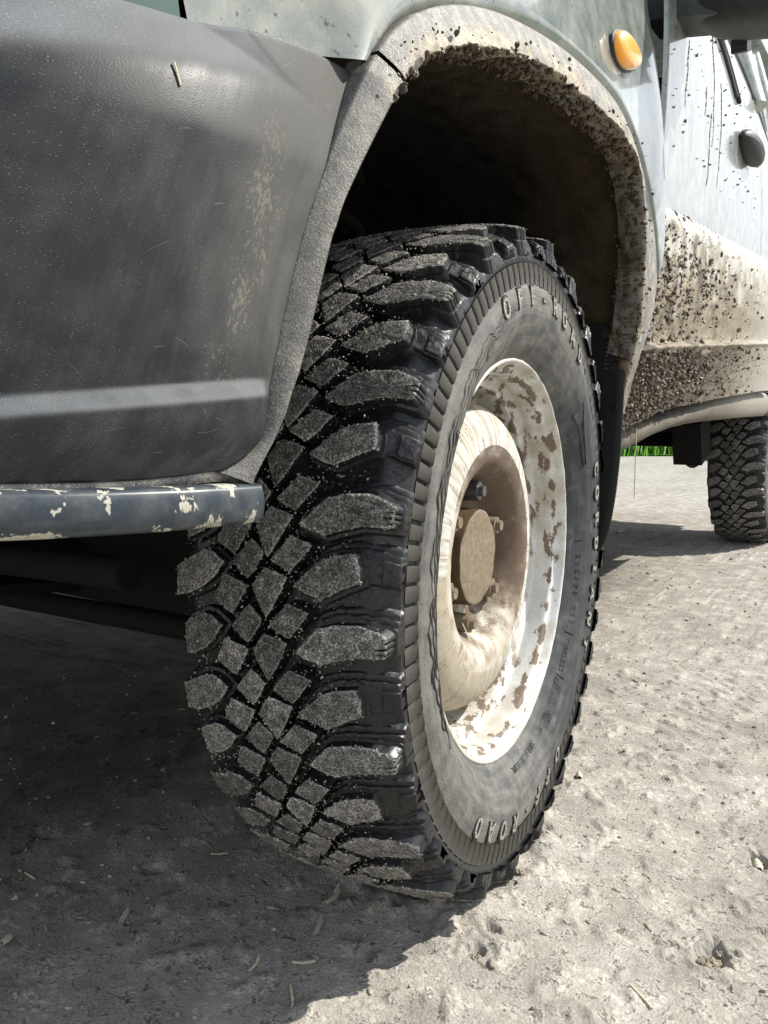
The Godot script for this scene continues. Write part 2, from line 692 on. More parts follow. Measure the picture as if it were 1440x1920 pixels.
# One tread block: outline points are (degrees round the tyre, mm across it). Grainy dusty top, clean rubber walls.
func tread_block(outline: Array, s: int, ledge: bool, tint: float, low := 0.0, slope := 0.0, top_mat := "dusty_rubber") -> ArrayMesh:
	var nz := fnl(s, 0.32, 2)
	var nb := fnl(s + 900, 0.10, 2)
	var p := PackedVector2Array()
	var pts := []
	for q in outline:
		pts.append(Vector2(deg_to_rad(q.x) * 334.0, q.y))
	for i in pts.size():
		var a: Vector2 = pts[i]
		var b: Vector2 = pts[(i + 1) % pts.size()]
		var n := maxi(1, int(ceil(a.distance_to(b) / 2.3)))
		for k in n:
			p.append(a.lerp(b, float(k) / n))
	var n := p.size()
	var c := Vector2.ZERO
	for q in pts:
		c += q / pts.size()
	var area := 0.0
	for i in n:
		area += p[i].cross(p[(i + 1) % n])
	var side := 1.0 if area > 0.0 else -1.0
	# a worn, slightly uneven outline
	edges.clear()
	var outn := PackedVector2Array()
	for i in n:
		var t := (p[(i + 1) % n] - p[(i + n - 1) % n]).normalized()
		outn.append(Vector2(t.y, -t.x) * side)
	for i in n:
		p[i] += outn[i] * (0.55 * nz.get_noise_2d(p[i].x * 2.0 + 31.0, p[i].y * 2.0) + (0.1 if ledge else 1.1))
	var v := PackedVector3Array()
	var col := PackedColorArray()
	var scales := [1.0, 0.94, 0.86, 0.70, 0.50, 0.27, 0.0]
	var drop := [1.1, 0.25, 0.0, 0.0, 0.0, 0.0, 0.0]
	for j in scales.size():
		for i in n:
			var q: Vector2 = c + (p[i] - c) * scales[j]
			var h: float = r_top(q.y) - low - slope * maxf(0.0, q.y - 66.0) - drop[j] + 0.55 * nz.get_noise_2dv(q * 1.6) + 0.7 * nb.get_noise_2dv(q)
			if j == 0:
				h += 0.7 * nz.get_noise_2d(q.x * 3.0, q.y * 3.0)
			v.append(on_tread(q.x, q.y, h))
			var k: float = 0.56 * tint * (1.0 + 0.55 * nb.get_noise_2d(q.x * 0.7 + 50.0, q.y * 0.7)) * (1.65 + 0.8 * nz.get_noise_2d(q.x * 2.0 + 9.0, q.y * 2.0) if j < 2 else 1.0)
			col.append(Color(k, k * 0.995, k * 0.975))
	for i in n:
		edges.append(v[i])
	var am := ArrayMesh.new()
	var idx := PackedInt32Array()
	for j in scales.size() - 1:
		for i in n:
			var a := j * n + i
			var b := j * n + (i + 1) % n
			idx.append_array([a, b, a + n, b, b + n, a + n])
	surf(am, v, outward(v, idx, on_tread(c.x, c.y, 250.0)), M[top_mat], PackedVector2Array(), col)
	# walls: bands of their own, so that each step of the wall keeps a crisp edge
	var wv := PackedVector3Array()
	var wc := PackedColorArray()
	var wi := PackedInt32Array()
	var rings := [[0.0, 0.0], [0.9, 0.45], [3.4, 0.50], [5.0, 1.0]] if ledge else [[0.0, 0.0], [0.6, 0.6], [2.0, 1.0]]
	for b in rings.size() - 1:
		var start := wv.size()
		for e in 2:
			for i in n:
				var ex: float = rings[b + e][0]
				var f: float = rings[b + e][1]
				var q: Vector2 = p[i] + outn[i] * ex
				q.y = clampf(q.y, -101.0, 91.0)
				var hi := v[i].length() * 0.0 + Vector2(v[i].x, v[i].y).length() * 1000.0
				var r := lerpf(hi, r_base(q.y) - 0.8, f)
				wv.append(on_tread(q.x, q.y, r))
				var k := 1.0 + (0.5 * maxf(0.0, nz.get_noise_2d(q.x * 2.0, q.y * 2.0 + 7.0)) if b == 0 else 0.0)
				wc.append(Color(k, k, k))
		for i in n:
			var a := start + i
			var d := start + (i + 1) % n
			wi.append_array([a, d, a + n, d, d + n, a + n])
	surf(am, wv, outward(wv, wi, on_tread(c.x, c.y, 322.0)), M["groove_rubber"], PackedVector2Array(), wc)
	return am


var crumb_at := []
var crumb_tint := []

func crumb_edges(turn: Transform3D, count: int, at: float) -> void:
	if at < -100.0 or at > 100.0:
		return
	for i in count:
		var q := edges[rng.randi() % edges.size()]
		var s := 0.0006 + 0.0011 * pow(rng.randf(), 2.5)
		q += Vector3(rng.randfn(), rng.randfn(), rng.randfn()) * 0.0008
		crumb_at.append(Transform3D(any_basis(s, 0.9), turn * q))
		var t := rng.randf_range(0.5, 1.2)
		crumb_tint.append(Color(t, t * 0.985, t * 0.95))


func sidewall_z(r: float) -> float:
	# (r, z) in mm along the outer sidewall
	var t := [[203.0, 60.0], [206.0, 65.0], [211.0, 70.0], [221.0, 77.5], [235.0, 85.5], [248.0, 90.0], [258.0, 91.3], [268.0, 90.6], [276.0, 88.6]]
	for i in t.size() - 1:
		if r <= t[i + 1][0]:
			return lerpf(t[i][1], t[i + 1][1], clampf((r - t[i][0]) / (t[i + 1][0] - t[i][0]), 0.0, 1.0))
	return 88.6


# A frame on the outer sidewall: x along the turn, y outwards from the axle, z out of the rubber.
func on_sidewall(deg: float, r: float, lift := 0.0) -> Transform3D:
	var a := deg_to_rad(deg)
	var up := Vector3(-cos(a), sin(a), 0)
	var dz := (sidewall_z(r + 4.0) - sidewall_z(r - 4.0)) / 8.0
	var y := (up + Vector3(0, 0, dz)).normalized()
	var x := Vector3(sin(a), cos(a), 0)
	var z := x.cross(y)
	return Transform3D(Basis(x, y, z), up * r / 1000.0 + Vector3(0, 0, sidewall_z(r) / 1000.0) + z * lift)


func lettering(text: String, from_deg: float, to_deg: float, r: float, high: float, wheel: Node, bold: bool, outline: bool, depth := 0.0012) -> void:
	var sf := SystemFont.new()
	sf.font_names = PackedStringArray(["Droid Sans"])
	sf.font_weight = 700 if bold else 400
	var heavy := FontVariation.new()
	heavy.base_font = sf
	heavy.variation_embolden = 0.9
	for i in text.length():
		var ch := text[i]
		if ch == " ":
			continue
		var deg := lerpf(from_deg, to_deg, (i + 0.5) / text.length())
		var tm := TextMesh.new()
		tm.font = heavy if outline else sf
		tm.text = ch
		tm.font_size = 96
		tm.pixel_size = high / 68.0
		tm.depth = depth
		tm.curve_step = 1.0
		tm.material = M["letter_edge" if outline else "small_letter"]
		put("raised_letter", tm, wheel, on_sidewall(deg, r, 0.0003))
		if outline:
			var inner := TextMesh.new()
			inner.font = sf
			inner.text = ch
			inner.font_size = 96
			inner.pixel_size = high / 72.0
			inner.depth = depth
			inner.curve_step = 1.0
			inner.material = M["letter_face"]
			put("letter_face", inner, wheel, on_sidewall(deg, r, 0.0009))


func sidewall_map() -> void:
	var w := 2048
	var h := 512
	var a := noise_bytes(w, h, 41, 0.012, 5)
	var b := noise_bytes(w, h, 42, 0.16, 2)
	var s := stretched(w, h, w, 16, 43, 0.035, 3)
	var l := stretched(w, h, 64, h, 44, 0.05, 3)
	var d := PackedByteArray()
	d.resize(w * h * 3)
	var hg := PackedByteArray()
	hg.resize(w * h)
	for y in h:
		var v := float(y) / h
		for x in w:
			var i := y * w + x
			var deg := 360.0 * x / w
			# where the tyre last rolled through the puddle it is washed clean
			var washed := sm(120.0, 150.0, deg) * sm(262.0, 236.0, deg)
			var cover := 0.72 + 0.9 * (a[i] / 255.0 - 0.5) + 0.55 * (s[i] / 255.0 - 0.5) * (1.0 - v * 0.4) - 0.66 * washed + 0.18 * sm(0.55, 1.0, v) * (1.0 - washed)
			cover += 0.35 * (b[i] / 255.0 - 0.5)
			mixed(d, i, Vector3(58, 60, 63), Vector3(118, 116, 110), clampf(cover, 0.05, 1.0), 0.95 + 0.2 * (b[i] / 255.0 - 0.5))
			hg[i] = clampi(int(120.0 + 60.0 * (b[i] / 255.0 - 0.5) + 50.0 * cover * (s[i] / 255.0 - 0.5) + 40.0 * (l[i] / 255.0 - 0.5)), 0, 255)
	var m := mat("sidewall_rubber", Color.WHITE, 0.62, 0.4)
	m.albedo_texture = rgb_tex(w, h, d)
	relief(m, grey_tex(w, h, hg), 0.12)


func rim_map(bounds: Array) -> void:
	# bounds: shares of the profile's length at the lip, the barrel's foot, the dome's foot, the dome's crest, the bowl
	var w := 2048
	var h := 1024
	var a := noise_bytes(w, h, 51, 0.010, 5)
	var b := noise_bytes(w, h, 52, 0.10, 3)
	var s := stretched(w, h, w, 32, 53, 0.060, 3)
	var s2 := stretched(w, h, w, 48, 55, 0.020, 3)
	var big := noise_bytes(w, h, 54, 0.017, 4)
	var d := PackedByteArray()
	d.resize(w * h * 3)
	var rg := PackedByteArray()
	rg.resize(w * h)
	var lip: float = bounds[0]
	var foot: float = bounds[1]
	var dome: float = bounds[2]
	var crest: float = bounds[3]
	var bowl: float = bounds[4]
	var white := Vector3(218, 219, 217)
	var film := Vector3(170, 160, 141)
	var brown := Vector3(88, 72, 57)
	for y in h:
		var v := float(y) / h
		for x in w:
			var i := y * w + x
			var deg := 360.0 * x / w
			var n1 := a[i] / 255.0
			var n2 := b[i] / 255.0
			var st := s[i] / 255.0
			var st2 := s2[i] / 255.0
			var nb := big[i] / 255.0
			var mud := 0.0
			var dirt := 0.0
			if v < foot:
				# barrel: patches of mud in a broken ring, and along the lip
				var up := sm(60.0, 95.0, deg) * sm(215.0, 170.0, deg)
				var ring := 1.0 - absf(v - lerpf(lip, foot, 0.58)) / (foot * 0.17)
				var ring2 := 1.0 - absf(v - lerpf(lip, foot, 0.13)) / (foot * 0.085)
				var bottom := sm(222.0, 236.0, deg) * sm(290.0, 272.0, deg)
				mud = (0.35 + 0.65 * maxf(up, bottom)) * sm(0.69, 0.87, nb + 0.26 * clampf(ring, -1.0, 1.0) + 0.05 * up + 0.05 * bottom + 0.26 * (n2 - 0.5) + 0.10 * (st - 0.5))
				mud = maxf(mud, sm(0.68, 0.78, nb + 0.24 * clampf(ring2, -1.0, 1.0) + 0.07 * up + 0.22 * (n2 - 0.5)))
				mud *= sm(lip * 0.75, lip * 1.1, v) * (0.62 + 0.35 * n2)
				dirt = 0.42 + 0.9 * (n1 - 0.5) + 0.5 * (st2 - 0.5) - 0.35 * sm(170.0, 185.0, deg) * sm(250.0, 220.0, deg)
			elif v < crest:
				# dome: wiped streaks running out from the axle
				dirt = 0.45 + 1.5 * (st - 0.5) + 0.5 * (n1 - 0.5) + 0.4 * sm(crest, dome, v) + 0.75 * sm(235.0, 285.0, deg)  # extra film low on the dome paints in its shade
				mud = sm(0.66, 0.78, st + 0.5 * (n2 - 0.5)) * 0.5 * sm(0.45, 0.65, n2)
			else:
				# bowl round the hub: thick brown splashes, and shade of its upper side painted in
				dirt = 0.75 + 0.6 * (n1 - 0.5)
				var top := 0.5 + 0.5 * cos(deg_to_rad(deg - 125.0))
				mud = clampf(0.10 + 0.95 * sm(0.30, 0.72, top) + 1.1 * (n1 - 0.5) + 0.8 * (n2 - 0.5) + 0.45 * sm(crest, bowl, v) - 0.10, 0.0, 1.0)
				mud = mud * mud * (3.0 - 2.0 * mud) * 0.9
			var c := white.lerp(film, clampf(dirt, 0.0, 1.0)).lerp(brown * (0.85 + 0.4 * n2), clampf(mud, 0.0, 1.0))
			var k := 0.95 + 0.12 * (n2 - 0.5)
			d[i * 3] = clampi(int(c.x * k), 0, 255)
			d[i * 3 + 1] = clampi(int(c.y * k), 0, 255)
			d[i * 3 + 2] = clampi(int(c.z * k), 0, 255)
			rg[i] = clampi(int(95.0 + 100.0 * clampf(dirt, 0.0, 1.0) + 60.0 * mud), 0, 240)
	var m := mat("rim_paint", Color.WHITE, 1.0, 0.5)
	m.albedo_texture = rgb_tex(w, h, d)
	m.roughness_texture = grey_tex(w, h, rg)
	m.roughness_texture_channel = BaseMaterial3D.TEXTURE_CHANNEL_RED


func build_wheel() -> Node3D:
	var wh := Node3D.new()
	# tyre: outer sidewall, rib floor, tread floor, inner sidewall
	sidewall_map()
	var side := []
	for r in range(203, 277, 3):
		side.append(Vector2(sidewall_z(r), r))
	side.append_array([Vector2(88.5, 276.3), Vector2(86.2, 277.2)])
	put("sidewall", lathe(side, 320, M["sidewall_rubber"], true, 0.0012), wh)
	var car := [Vector2(86.2, 277.2), Vector2(84.3, 295.4), Vector2(86.8, 296.6), Vector2(87.0, 300.0)]
	for z in range(88, -100, -4):
		car.append(Vector2(z, r_base(z)))
	car.append_array([Vector2(-100, 302), Vector2(-104, 285), Vector2(-106, 262), Vector2(-98, 235), Vector2(-80, 214), Vector2(-68, 203)])
	put("tyre_carcass", lathe(car, 240, M["groove_rubber"], false), wh)
	# ribs of the shoulder ring
	var rib := ArrayMesh.new()
	var rv := PackedVector3Array()
	var rc := PackedColorArray()
	var ri := PackedInt32Array()
	for q in [[276.0, 89.2], [286.0, 88.6], [295.6, 87.2]]:
		for e in [[-6.1, -3.5], [-5.5, 0.0], [5.5, 0.0], [6.1, -3.5]]:
			rv.append(Vector3(-q[0], e[0] * q[0] / 286.0, q[1] + e[1]) / 1000.0)
			rc.append(Color(1.05, 1.04, 1.0))
	for j in 2:
		for i in 3:
			var a := j * 4 + i
			ri.append_array([a, a + 1, a + 4, a + 1, a + 5, a + 4])
	for t in [[0, 1, 3], [1, 2, 3], [8, 11, 9], [9, 11, 10]]:
		ri.append_array(t)
	var rm := mat("rib_rubber", Color(0.40, 0.41, 0.43), 0.7, 0.4)
	rm.albedo_texture = (M["caked_mud"] as StandardMaterial3D).albedo_texture
	relief(rm, (M["dusty_rubber"] as StandardMaterial3D).heightmap_texture, 0.04)
	tri(rm, 0.2)
	surf(rib, rv, outward(rv, ri, Vector3(-0.286, 0, 0.07)), rm, PackedVector2Array(), rc)
	for k in 120:
		put("sidewall_rib", rib, wh, Transform3D(Basis(Vector3(0, 0, 1), -deg_to_rad(k * 3.0 + 1.2)), Vector3.ZERO))
	# tread: 44 pitches, long and short shoulder lugs by turns, four rows of blocks between
	var hidden := SurfaceTool.new()
	hidden.begin(Mesh.PRIMITIVE_TRIANGLES)
	var hidden_walls := SurfaceTool.new()
	hidden_walls.begin(Mesh.PRIMITIVE_TRIANGLES)
	var long := [Vector2(0.0, 18.0), Vector2(1.6, 26.5), Vector2(3.4, 37.0), Vector2(4.1, 52.0), Vector2(4.3, 70.0), Vector2(3.6, 84.0), Vector2(2.9, 89.5)]
	for k in 3:
		var e := 2.45 - 0.75 * k
		long.append_array([Vector2(e, 88.8), Vector2(e - 0.05, 80.5), Vector2(e - 0.28, 80.5), Vector2(e - 0.30, 88.2)])
	long.append_array([Vector2(0.35, 86.5), Vector2(0.25, 66.0), Vector2(-0.4, 52.0), Vector2(-1.2, 38.5), Vector2(-0.7, 28.0)])
	var short := [Vector2(0.0, 17.0), Vector2(1.7, 26.5), Vector2(3.4, 38.0), Vector2(4.2, 50.0), Vector2(4.6, 65.0), Vector2(2.8, 68.5), Vector2(1.1, 68.5), Vector2(0.2, 56.0), Vector2(-1.3, 40.0), Vector2(-0.8, 28.0)]
	var step_ := [Vector2(4.5, 69.5), Vector2(4.1, 80.0), Vector2(3.7, 90.0), Vector2(0.6, 90.0), Vector2(0.9, 80.0), Vector2(1.2, 69.5)]
	var step_low := [Vector2(3.9, 81.5), Vector2(3.4, 90.6), Vector2(0.8, 90.6), Vector2(1.1, 81.5)]
	var inner_long := [Vector2(2.1, -46.0), Vector2(3.3, -58.0), Vector2(3.4, -66.0), Vector2(2.2, -80.0), Vector2(0.8, -96.0), Vector2(-3.2, -96.0), Vector2(-2.6, -80.0), Vector2(-1.3, -65.0), Vector2(0.0, -55.0)]
	var inner_short := [Vector2(2.1, -47.0), Vector2(3.3, -58.0), Vector2(3.4, -66.0), Vector2(2.2, -80.0), Vector2(1.4, -86.0), Vector2(-2.8, -86.0), Vector2(-2.5, -78.0), Vector2(-1.3, -65.0), Vector2(0.0, -56.0)]
	var rows := [
		[Vector2(3.0, -2.6), Vector2(5.9, 12.4), Vector2(5.1, 29.0), Vector2(3.4, 21.0), Vector2(1.8, 13.0)],
		[Vector2(-0.6, -17.8), Vector2(1.75, -8.0), Vector2(0.9, 10.5), Vector2(-1.6, 3.0), Vector2(-4.2, -6.4)],
		[Vector2(2.3, -36.5), Vector2(5.2, -21.5), Vector2(3.7, -10.8), Vector2(2.0, -16.5), Vector2(0.5, -23.4)],
		[Vector2(-2.7, -53.0), Vector2(0.4, -44.6), Vector2(-0.6, -24.0), Vector2(-2.3, -30.0), Vector2(-4.2, -37.0)],
	]
	var terrace := SurfaceTool.new()
	terrace.begin(Mesh.PRIMITIVE_TRIANGLES)
	var pitch := 360.0 / 44.0
	for k in 44:
		var at := 4.8 + pitch * (k - 22) + 0.35 * sin(k * 2.4)
		var turn := Transform3D(Basis(Vector3(0, 0, 1), -deg_to_rad(at)), Vector3.ZERO)
		var seen := at > -100.0 and at < 112.0
		var all := []
		all.append(["shoulder_lug", tread_block(long if k % 2 else short, 100 + k, true, 1.0 + 0.3 * rng.randf_range(-1.0, 1.0))])
		crumb_edges(turn, 60, at)
		if k % 2 == 0:
			all.append(["shoulder_step", tread_block(step_, 1300 + k, false, 1.0, 6.0, 0.32, "groove_rubber")])
			all.append(["shoulder_step", tread_block(step_low, 1500 + k, false, 1.0, 4.2, 0.30, "groove_rubber")])
		all.append(["shoulder_lug", tread_block(inner_short if k % 2 else inner_long, 200 + k, true, 0.9 + 0.25 * rng.randf_range(-1.0, 1.0))])
		crumb_edges(turn, 30, at)
		for q in 4:
			all.append(["tread_block", tread_block(rows[q], 300 + k * 4 + q, false, 0.85 + 0.3 * rng.randf_range(-1.0, 1.0))])
			crumb_edges(turn, 26, at)
		for tier in 2:
			var o := []
			for q in [[0.2, 20.0], [1.9, 27.0], [3.5, 37.5], [4.25, 50.0], [4.5, 66.0], [4.2, 80.0], [3.7, 89.5]]:
				o.append(Vector2(q[0] + (0.75 if tier == 0 else 1.55), q[1] + (0.0 if q[1] > 30.0 else -1.0)))
			o.append_array([Vector2(1.2, 89.0), Vector2(1.0, 66.0), Vector2(0.6, 45.0), Vector2(0.0, 28.0)])
			var m := tread_block(o, 1700 + k * 2 + tier, false, 1.0, 7.6 if tier == 0 else 10.4, 0.20, "groove_rubber")
			for w in 2:
				terrace.append_from(m, w, turn)
		for e in all:
			if seen:
				put(e[0], e[1], wh, turn)
			else:
				hidden.append_from(e[1], 0, turn)
				hidden_walls.append_from(e[1], 1, turn)
	var rest := ArrayMesh.new()
	hidden.commit(rest)
	hidden_walls.commit(rest)
	rest.surface_set_material(0, M["dusty_rubber"])
	rest.surface_set_material(1, M["groove_rubber"])
	terrace.set_material(M["groove_rubber"])
	put("groove_steps", terrace.commit(), wh).set_meta("kind", "stuff")
	for k in 4:
		# thin wavy lines moulded into the sidewall
		var wv := PackedVector3Array()
		var from := -30.0 + 6.0 * k
		for i in 120:
			var deg := from + i * 0.72
			var r := 243.0 + 5.5 * k + 2.2 * sin(deg * 0.55 + k) + 1.1 * sin(deg * 1.7 + 2.0 * k)
			var f := on_sidewall(deg, r, 0.0001)
			for e in 6:
				var b := TAU * e / 5.0
				wv.append(f.origin + f.basis.y * cos(b) * 0.0009 + f.basis.z * sin(b) * 0.0009)
		put("sidewall_wave_line", grid_mesh(wv, 6, 120, Vector3(0, 0, 1), M["rib_rubber"]), wh)
	put("tread_pattern", rest, wh).set_meta("kind", "stuff")
	# crumbs of dry mud caught in the grooves and on the edges
	var ts := []
	var cs := []
	for i in 11000:
		var deg := rng.randf_range(-100.0, 80.0)
		var z := rng.randf_range(-85.0, 62.0)
		if z > 30.0 and rng.randf() < 0.45:
			z = rng.randf_range(10.0, 45.0)
		var on_top := rng.randf() < 0.45
		var r := (r_top(z) + 0.2 if on_top else r_base(z) + 0.6) / 1000.0
		var a := deg_to_rad(deg)
		var s := 0.0008 + 0.0019 * pow(rng.randf(), 3.0)
		if on_top:
			s *= 0.7
		ts.append(Transform3D(any_basis(s, 0.8), Vector3(-r * cos(a), r * sin(a), z / 1000.0)))
		var t := rng.randf_range(0.35, 1.25)
		cs.append(Color(t, t * 0.98, t * 0.94))
	ts.append_array(crumb_at)
	cs.append_array(crumb_tint)
	many("dirt_crumbs", clod_mesh(6, M["grit"]), ts, cs, wh)
	# lettering
	lettering("OFF-ROAD", 63.0, 129.0, 264.5, 0.0190, wh, true, true)
	lettering("OFF-ROAD", 243.0, 309.0, 264.5, 0.0190, wh, true, true)
	lettering("CORDIANT", 158.0, 216.0, 261.0, 0.0215, wh, true, true)
	lettering("205/70 R15", 186.0, 210.0, 224.0, 0.0075, wh, false, false, 0.0008)
	lettering("TUBELESS", 214.0, 226.0, 223.0, 0.0060, wh, false, false, 0.0007)
	lettering("MAXIMUM INFLATION PRESSURE", 229.0, 250.0, 221.0, 0.0032, wh, false, false, 0.0005)
	lettering("MAXIMUM LOAD RATING", 231.0, 247.0, 227.0, 0.0032, wh, false, false, 0.0005)
	lettering("STEEL BELTED RADIAL", 256.0, 274.0, 221.0, 0.0032, wh, false, false, 0.0005)
	for q in [[182.0, 224.0], [212.5, 224.0], [227.5, 224.0]]:
		put("raised_bar", boxm(Vector3(0.0006, 0.014, 0.0012), M["letter_edge"]), wh, on_sidewall(q[0], q[1], 0.0002))
	# the nail-shaped emblem ahead of the name: a raised outline of a head and a long shank
	for q in [[[138.0, 246.0], [139.0, 226.0]], [[138.0, 246.0], [144.0, 240.0]], [[139.0, 226.0], [144.0, 231.0]], [[144.0, 240.0], [158.0, 236.0]], [[144.0, 231.0], [158.0, 232.0]], [[158.0, 236.0], [158.0, 232.0]]]:
		var a := on_sidewall(q[0][0], q[0][1], 0.0004).origin
		var b := on_sidewall(q[1][0], q[1][1], 0.0004).origin
		bar("emblem_line", a, b, 0.0007, M["letter_edge"], wh)
	# steel wheel
	var prof := [Vector2(60, 207.2), Vector2(64, 207.6), Vector2(66.6, 206.6), Vector2(67.2, 204.6), Vector2(65.8, 202.8), Vector2(62.0, 201.2), Vector2(57.0, 199.0), Vector2(55.0, 196.0), Vector2(52.5, 193.4),
		Vector2(42.0, 192.2), Vector2(34.0, 192.0), Vector2(31.0, 190.5), Vector2(26.5, 182.0), Vector2(23.0, 179.4), Vector2(0.0, 177.6), Vector2(-14.0, 176.5)]
	var disc := [Vector2(-14.0, 176.0), Vector2(-6.0, 170.5), Vector2(4.0, 166.0), Vector2(14.0, 163.0), Vector2(22.0, 160.0), Vector2(30.0, 155.0), Vector2(36.5, 148.0), Vector2(41.0, 139.0), Vector2(43.5, 129.0), Vector2(44.5, 119.0),
		Vector2(43.5, 109.0), Vector2(40.0, 100.5), Vector2(33.5, 93.0), Vector2(25.0, 86.5), Vector2(16.5, 81.5), Vector2(10.5, 77.0), Vector2(7.0, 71.0), Vector2(5.0, 50.0), Vector2(5.0, 10.0)]
	var whole := smooth2(prof, 4)
	var split := whole.size()
	whole.append_array(smooth2(disc, 5))
	var ls := [0.0]
	for j in range(1, whole.size()):
		ls.append(ls[j - 1] + (whole[j] as Vector2).distance_to(whole[j - 1]))
	var tot: float = ls[ls.size() - 1]
	rim_map([ls[5 * 4] / tot, ls[split] / tot, ls[split + 3 * 5] / tot, ls[split + 9 * 5] / tot, ls[split + 14 * 5] / tot])
	put("rim", lathe(whole, 320, M["rim_paint"], true, 0.0006), wh)
	# hub cap, with its badge, and the wheel nuts
	var muddy: StandardMaterial3D = mat("muddy_steel", Color(0.90, 0.875, 0.85), 0.8, 0.3)
	muddy.albedo_texture = (M["caked_mud"] as StandardMaterial3D).albedo_texture
	tri(muddy, 0.10)
	relief(muddy, (M["caked_mud"] as StandardMaterial3D).heightmap_texture, 0.25)
	var cap := smooth2([Vector2(-2, 53), Vector2(6, 51.8), Vector2(24, 51.2), Vector2(28, 50.8), Vector2(29.2, 50.2), Vector2(29.8, 48.5), Vector2(30.2, 44), Vector2(30.8, 30), Vector2(31.2, 12), Vector2(31.2, 0.5)], 4)
	var dark_mud := mat("dark_muddy_steel", Color(0.62, 0.55, 0.47), 0.75, 0.3)
	dark_mud.albedo_texture = (M["caked_mud"] as StandardMaterial3D).albedo_texture
	tri(dark_mud, 0.07)
	relief(dark_mud, (M["caked_mud"] as StandardMaterial3D).heightmap_texture, 0.3)
	put("hub_cap_skirt", lathe(cap.slice(0, 15), 64, dark_mud, false, 0.0010), wh)
	put("hub_cap", lathe(cap.slice(14), 64, muddy, false, 0.0016), wh)
	put("hub_cap_boss", cylm(0.0085, 0.0075, 0.006, muddy, 16), wh, Transform3D(Basis(Vector3(0, 0, 1), PI / 2 + 0.1), Vector3(-0.053, -0.006, 0.011)))
	for k in 6:
		var a := deg_to_rad(98.0 + 60.0 * k)
		var nm: Material = M["bare_steel"] if k == 0 else muddy
		var nut := put("wheel_nut", cylm(0.0115, 0.0105, 0.022, nm, 6), wh, Transform3D(Basis(Vector3(1, 0, 0), PI / 2) * Basis(Vector3.UP, 0.4 * k), Vector3(-0.0705 * cos(a), 0.0705 * sin(a), 0.015)))
		put("wheel_stud", cylm(0.0062, 0.0058, 0.006, nm, 12), wh, Transform3D(Basis(Vector3(1, 0, 0), PI / 2), nut.position + Vector3(0, 0, 0.0135)))
	put("rim_clip", boxm(Vector3(0.022, 0.006, 0.016), muddy), wh, Transform3D(Basis(Vector3(0, 0, 1), 0.25), Vector3(-0.020, 0.162, 0.020)))
	# brake drum behind the disc
	put("brake_drum", cylm(0.14, 0.15, 0.08, M["dark_underbody"], 40), wh, Transform3D(Basis(Vector3(1, 0, 0), PI / 2), Vector3(0, 0, -0.06)))
	return wh


func build_wheels(car: Node3D) -> void:
	var wh := build_wheel()
	wh.name = "front_wheel"
	wh.set_meta("label", "front wheel with dusty off-road tyre and muddy white steel rim")
	car.add_child(wh)
	wh.transform = Transform3D(Basis(Vector3.UP, STEER), WHEEL_AT)
	var rear: Node3D = wh.duplicate()
	rear.name = "rear_wheel"
	rear.set_meta("label", "rear wheel, only its knobbly tread in view")
	car.add_child(rear)
	rear.transform = Transform3D(Basis(Vector3(0, 0, 1), 0.06), Vector3(2.65, 0.33, -0.15))
	# the wheels of the other side, plain, deep in the shade
	var prof := [Vector2(-95, 220), Vector2(-100, 280), Vector2(-92, 318), Vector2(-60, 331), Vector2(0, 333), Vector2(60, 331), Vector2(92, 318), Vector2(100, 280), Vector2(95, 220), Vector2(60, 205), Vector2(0, 30)]
	var far := lathe(smooth2(prof, 3), 72, M["groove_rubber"], false)
	for x in [0.0, 2.65]:
		put("opposite_wheel", far, car, Transform3D(Basis(Vector3.UP, STEER if x == 0.0 else 0.0), Vector3(x, 0.33, -1.52)))


# =========================================================================== the body
var inner_c: PackedVector3Array
var outer_c: PackedVector3Array

func arch_out(p: PackedVector3Array, i: int) -> Vector3:
	var t := p[mini(i + 1, p.size() - 1)] - p[maxi(i - 1, 0)]
	t.z = 0.0
	t = t.normalized()
	return Vector3(-t.y, t.x, 0)


